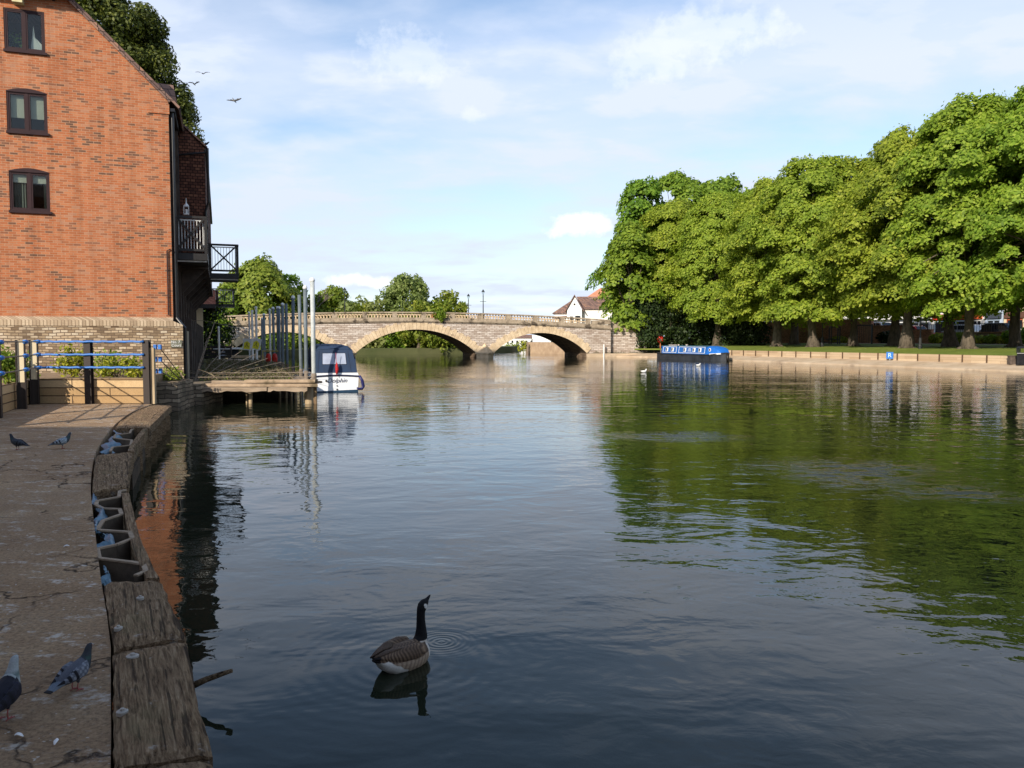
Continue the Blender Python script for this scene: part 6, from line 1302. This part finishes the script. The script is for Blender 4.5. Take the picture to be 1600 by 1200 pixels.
for s in (-1, 1):
    b.loft([(.12, s * .075, .105, .012, .02), (.09, s * .09, .115, .035, .05), (.02, s * .095, .12, .045, .062), (-.08, s * .085, .125, .045, .052), (-.17, s * .06, .13, .035, .034), (-.235, s * .035, .132, .02, .016), (-.285, s * .02, .135, .006, .006)], 12)
def goosecol(x, y, z):
    black = (.006, .006, .007); white = (.62, .60, .55); brown = (.17, .112, .072); dark = (.065, .043, .030); pale = (.34, .26, .18)
    if z > .155 and x > .10: 
        if abs(y) > .010 and ((x - .178) * .8 + (z - .392) * .6) ** 2 / .00022 + ((z - .392) * .8 - (x - .178) * .6) ** 2 / .00050 < 1: return white
        return black
    if x > .155: return mixc(pale, white, .75) if z > -.02 else pale
    if x > .11 and z > .11 and abs(y) < .05: return mixc(white, pale, .5)
    if x < -.245 and z > .10: return (.012, .010, .010)
    if x < -.05 and z < .105 - max(0, (x + .2)) * .62 + .004 * math.sin(x * 90): return white
    # feather edging: scalloped rows across the wings, bars on the flank
    if z > .085:
        row = math.sin((x * 1.0 + abs(y) * .9 + z * .5) * 205 + math.sin(y * 140 + x * 25) * 1.5 + math.sin(x * 47) * .8); f = (.5 + .5 * row) * (.75 + .25 * math.sin(x * 31 + y * 57)); 
        c = mixc(dark, brown, min(1, f * 1.3)); return mixc(c, pale, max(0, (f - .80)) * 2.2)
    row = math.sin(x * 175 + math.sin(z * 60)); f = .5 + .5 * row; c = mixc((.22, .155, .11), (.36, .28, .20), f); return mixc(c, pale, max(0, f - .75) * 1.6)
gb = bird_body('body', b, .0036, goosecol, gs, 8)
for s in (-1, 1):
    e = MB(); e.lathe([(.0005, -.0032), (.0033, 0), (.0005, .0032)], 8, (.192, s * .030, .412)); e.build('eye', m_black, gs, smooth=True)
fo = MB()
for s in (-1, 1):      # long folded flight feathers lying over the back
    for k in range(7): fo.path([(-.02 - k * .012, s * (.088 - k * .010), .166 - k * .002), (-.12 - k * .01, s * (.075 - k * .009), .172 - k * .002), (-.245 - k * .006, s * (.038 - k * .004), .148 - k * .001)], [.007, .010, .004], 6)
mf = noisy('dark_flight_feathers', (.030, .020, .015), (.13, .085, .055), 60, 4, .7, .001, stretch=(1, 6, 6)); fo.build('flight_feathers', mf, gs, smooth=True)
# pigeons
def pigeon(loc, rz, label, cols, head_turn=0, s=1.0, pitch=0):
    t_ = thing('pigeon', label, 'pigeon', loc, rz, 'pigeons standing on the quay'); t_.scale = (s,) * 3
    b = MB(); b.loft([(-.185, 0, .062, .028, .004), (-.15, 0, .068, .030, .007), (-.10, 0, .078, .030, .014), (-.065, 0, .090, .042, .032), (-.02, 0, .102, .052, .046), (.03, 0, .115, .052, .050), (.065, 0, .135, .043, .043), (.085, 0, .162, .029, .031), (.095, 0, .188, .021, .023), (.102, 0, .208, .0185, .020), (.112, 0, .222, .017, .017), (.124, 0, .224, .011, .012), (.134, 0, .220, .005, .005), (.148, 0, .215, .0025, .0025)], 16)
    for k in (-1, 1):
        b.loft([(.055, k * .045, .125, .008, .018), (.03, k * .052, .122, .014, .036), (-.02, k * .052, .113, .014, .036), (-.07, k * .042, .098, .011, .024), (-.125, k * .026, .084, .007, .010), (-.155, k * .018, .076, .003, .004)], 10)
        b.loft([(.0, k * .02, .08, .018, .02), (.006, k * .02, .062, .012, .013), (.008, k * .02, .045, .006, .006)], 8)
    def cf(x, y, z):
        nk, back, bar, tail, belly, spot = cols
        if x > .136: return (.05, .045, .04)
        if x > .121: return (.45, .42, .38)
        if z > .150 and x > .06: return mixc(nk, (.03, .07, .06), .35 + .35 * math.sin(z * 160))if z < .19 else nk
        if x < -.10:
            if x < -.165: return (.015, .015, .018)
            return tail if abs(y) < .022 or z < .085 else bar
        if abs(y) > .030 and z > .085 and x < .06:
            q = x + .35 * (z - .11)
            if -.045 < q < -.028 or -.088 < q < -.068: return bar
            n_ = math.sin(x * 190 + 2 * math.sin(y * 130)) * math.sin(z * 170 + x * 50)
            return mixc(back, spot, .5 + .9 * n_ if n_ > 0 else .1)
        if z < .085: return belly
        return back if x < .05 else nk
    bird_body('body', b, .0036, cf, t_, 4)
    mleg = plain('pink_leg', (.28, .07, .06), .6)
    for k in (-1, 1):
        g = MB(); g.path([(.008, k * .02, .055), (.0, k * .02, .025), (.006, k * .02, .003)], .0032, 6)
        for a in (-.5, 0, .5): g.path([(.006, k * .02, .004), (.006 + .028 * math.cos(a), k * .02 + .028 * math.sin(a), .0025)], .0026, 5)
        g.path([(.006, k * .02, .004), (-.012, k * .02, .0025)], .0024, 5); g.build('leg', mleg, t_)
        e = MB(); e.lathe([(.0003, -.0028), (.0028, 0), (.0003, .0028)], 8, (.115, k * .0165, .226)); e.build('eye', plain('orange_eye', (.35, .08, .02), .3), t_)
    return t_
P0 = G(117, 1079, ZQ); pigeon(P0, R(72), 'grey chequered pigeon with a pale grey tail near the bottom left corner', ((.035, .04, .048), (.085, .095, .12), (.010, .010, .014), (.14, .17, .21), (.05, .055, .065), (.22, .24, .28)), s=.8)
P0 = G(4, 1126, ZQ); pigeon(P0, R(95), 'very dark pigeon with a white rump cut off by the left edge', ((.30, .33, .33), (.014, .014, .022), (.008, .008, .012), (.50, .52, .55), (.02, .02, .03), (.02, .02, .035)), s=1.0)
P0 = G(28, 703, ZQ); pigeon(P0, R(172), 'all-dark slate pigeon facing left on the farther quay', ((.028, .032, .042), (.035, .04, .05), (.012, .012, .016), (.04, .045, .055), (.035, .04, .05), (.05, .055, .065)))
P0 = G(97, 701, ZQ); pigeon(P0, R(38), 'pale blue-grey pigeon facing right on the farther quay', ((.055, .07, .085), (.20, .25, .30), (.02, .02, .025), (.12, .14, .17), (.18, .22, .26), (.36, .42, .46)))
# small white feathers lying on the quay
for k, (px, py, l_) in enumerate(((104, 855, 'small white downy feather on the quay beside the open cells'), (88, 1162, 'curled white feather on the quay near the bottom edge'), (30, 1152, 'pale feather lying flat below the grey chequered pigeon'))):
    b = MB(); n = 8; vs = []
    for i in range(n + 1):
        t = i / n; w_ = .007 * math.sin(math.pi * min(1, t * 1.05)) + .0015; vs += [(-.02 + .04 * t, w_, .004 + .010 * math.sin(t * 3)), (-.02 + .04 * t, 0, .009 + .012 * math.sin(t * 3)), (-.02 + .04 * t, -w_, .004 + .010 * math.sin(t * 3))]
    b.add(vs, [(i * 3 + j, i * 3 + j + 1, i * 3 + 4 + j, i * 3 + 3 + j) for i in range(n) for j in (0, 1)]); o = b.build('feather', m_white, smooth=True); o.location = G(px, py, ZQ + .002); o.rotation_euler = (0, 0, k * 1.3 + .4); tag(o, l_, 'feather')
# gulls
def gull(px, py, d, rz, up, label, span=1.0, bank_=0):
    t_ = thing('flying_gull', label, 'gull', D(px, py, d), rz, 'gulls gliding past the building'); t_.rotation_euler = (0, bank_, rz)
    b = MB(); b.loft([(-.22, 0, .0, .02, .006), (-.14, 0, 0, .03, .02), (0, 0, 0, .045, .04), (.12, 0, .01, .035, .033), (.18, 0, .02, .02, .02), (.22, 0, .015, .006, .006)], 10)
    for s in (-1, 1):
        st = [(0, .05, .0, .075), (.02, .22 * span, up * .9, .075), (-.01, .42 * span, up, .055), (-.06, .60 * span, up * .62, .012)]; vs = []
        for x, y, z, c in st: vs += [(x + c, s * y, z + .006), (x - c, s * y, z), (x - c, s * y, z - .004), (x + c, s * y, z - .010)]
        b.add(vs, [(i * 4 + j, i * 4 + (j + 1) % 4, i * 4 + 4 + (j + 1) % 4, i * 4 + 4 + j) for i in range(3) for j in range(4)] + [(0, 1, 2, 3), (12, 13, 14, 15)])
    bird_body('body', b, .008, lambda x, y, z: (.05, .05, .05) if abs(y) > .5 * span else (.34, .35, .37) if abs(y) > .06 else (.6, .6, .58), t_, 1)
gull(366, 157, 48, R(70), .08, 'gull with long spread wings, lowest and rightmost of the three in the sky', .9, R(32))
gull(317, 115, 56, R(95), .11, 'highest gull of the three, close to the conifer', .85, R(-4))
gull(303, 131, 58, R(80), .14, 'middle gull of the three, partly in front of the conifer', .8, R(20))
b = MB(); b.loft([(-.10, 0, .03, .012, .004), (-.05, 0, .05, .022, .02), (0, 0, .07, .026, .028), (.035, 0, .10, .016, .018), (.05, 0, .115, .014, .014), (.075, 0, .115, .003, .003)], 10); t_ = thing('small_bird', 'small dark bird perched on the gutter corner of the tiled bay', 'bird', Vector(BL) + Rz @ Vector((1.13, 3.15, 9.35)), R(20)); t_.scale = (1.6,) * 3; bird_body('body', b, .006, lambda x, y, z: (.012, .012, .012), t_, 2)
# two white water birds far out
for px, py, l_ in ((1091, 572, 'tiny white gull floating off the narrowboat bow'), (1006, 582, 'tiny white gull floating left of the narrowboat, farther out')):
    b = MB(); b.loft([(-.22, 0, .08, .01, .01), (-.12, 0, .06, .06, .05), (0, 0, .05, .09, .07), (.1, 0, .06, .06, .06), (.13, 0, .12, .035, .035), (.16, 0, .17, .035, .035), (.22, 0, .165, .006, .006)], 12); t_ = thing('floating_gull', l_, 'gull', G(px, py, 0), R(30)); t_.scale = (1.25,) * 3; bird_body('body', b, .015, lambda x, y, z: (.75, .75, .72), t_, 2)
# ================================================================ building behind the camera that shades the near quay
bb_ = thing('brick_house', 'red brick riverside building behind the viewpoint, shading the near quay', 'building', (-46, -17.5, ZQ), 0)
b = MB(); b.box(0, 47, 0, 12.6, 0, 10.88); b.build('wall', m_brick, bb_)
b = MB(); b.prism([(-.3, 0, 10.881), (-.3, 12.6, 10.881), (-.3, 6.3, 12.7)], (47.6, 0, 0)); b.build('roof', m_brownroof, bb_)
for s in range(3):
    for k in range(11):
        b = MB(); b.box(1.5 + k * 4.2, 2.8 + k * 4.2, 12.59, 12.66, 1.2 + s * 2.9, 2.7 + s * 2.9); wd = b.build('window', m_frame, bb_); b = MB(); b.box(1.6 + k * 4.2, 2.7 + k * 4.2, 12.661, 12.67, 1.3 + s * 2.9, 2.6 + s * 2.9); b.build('pane', m_dglass, wd)
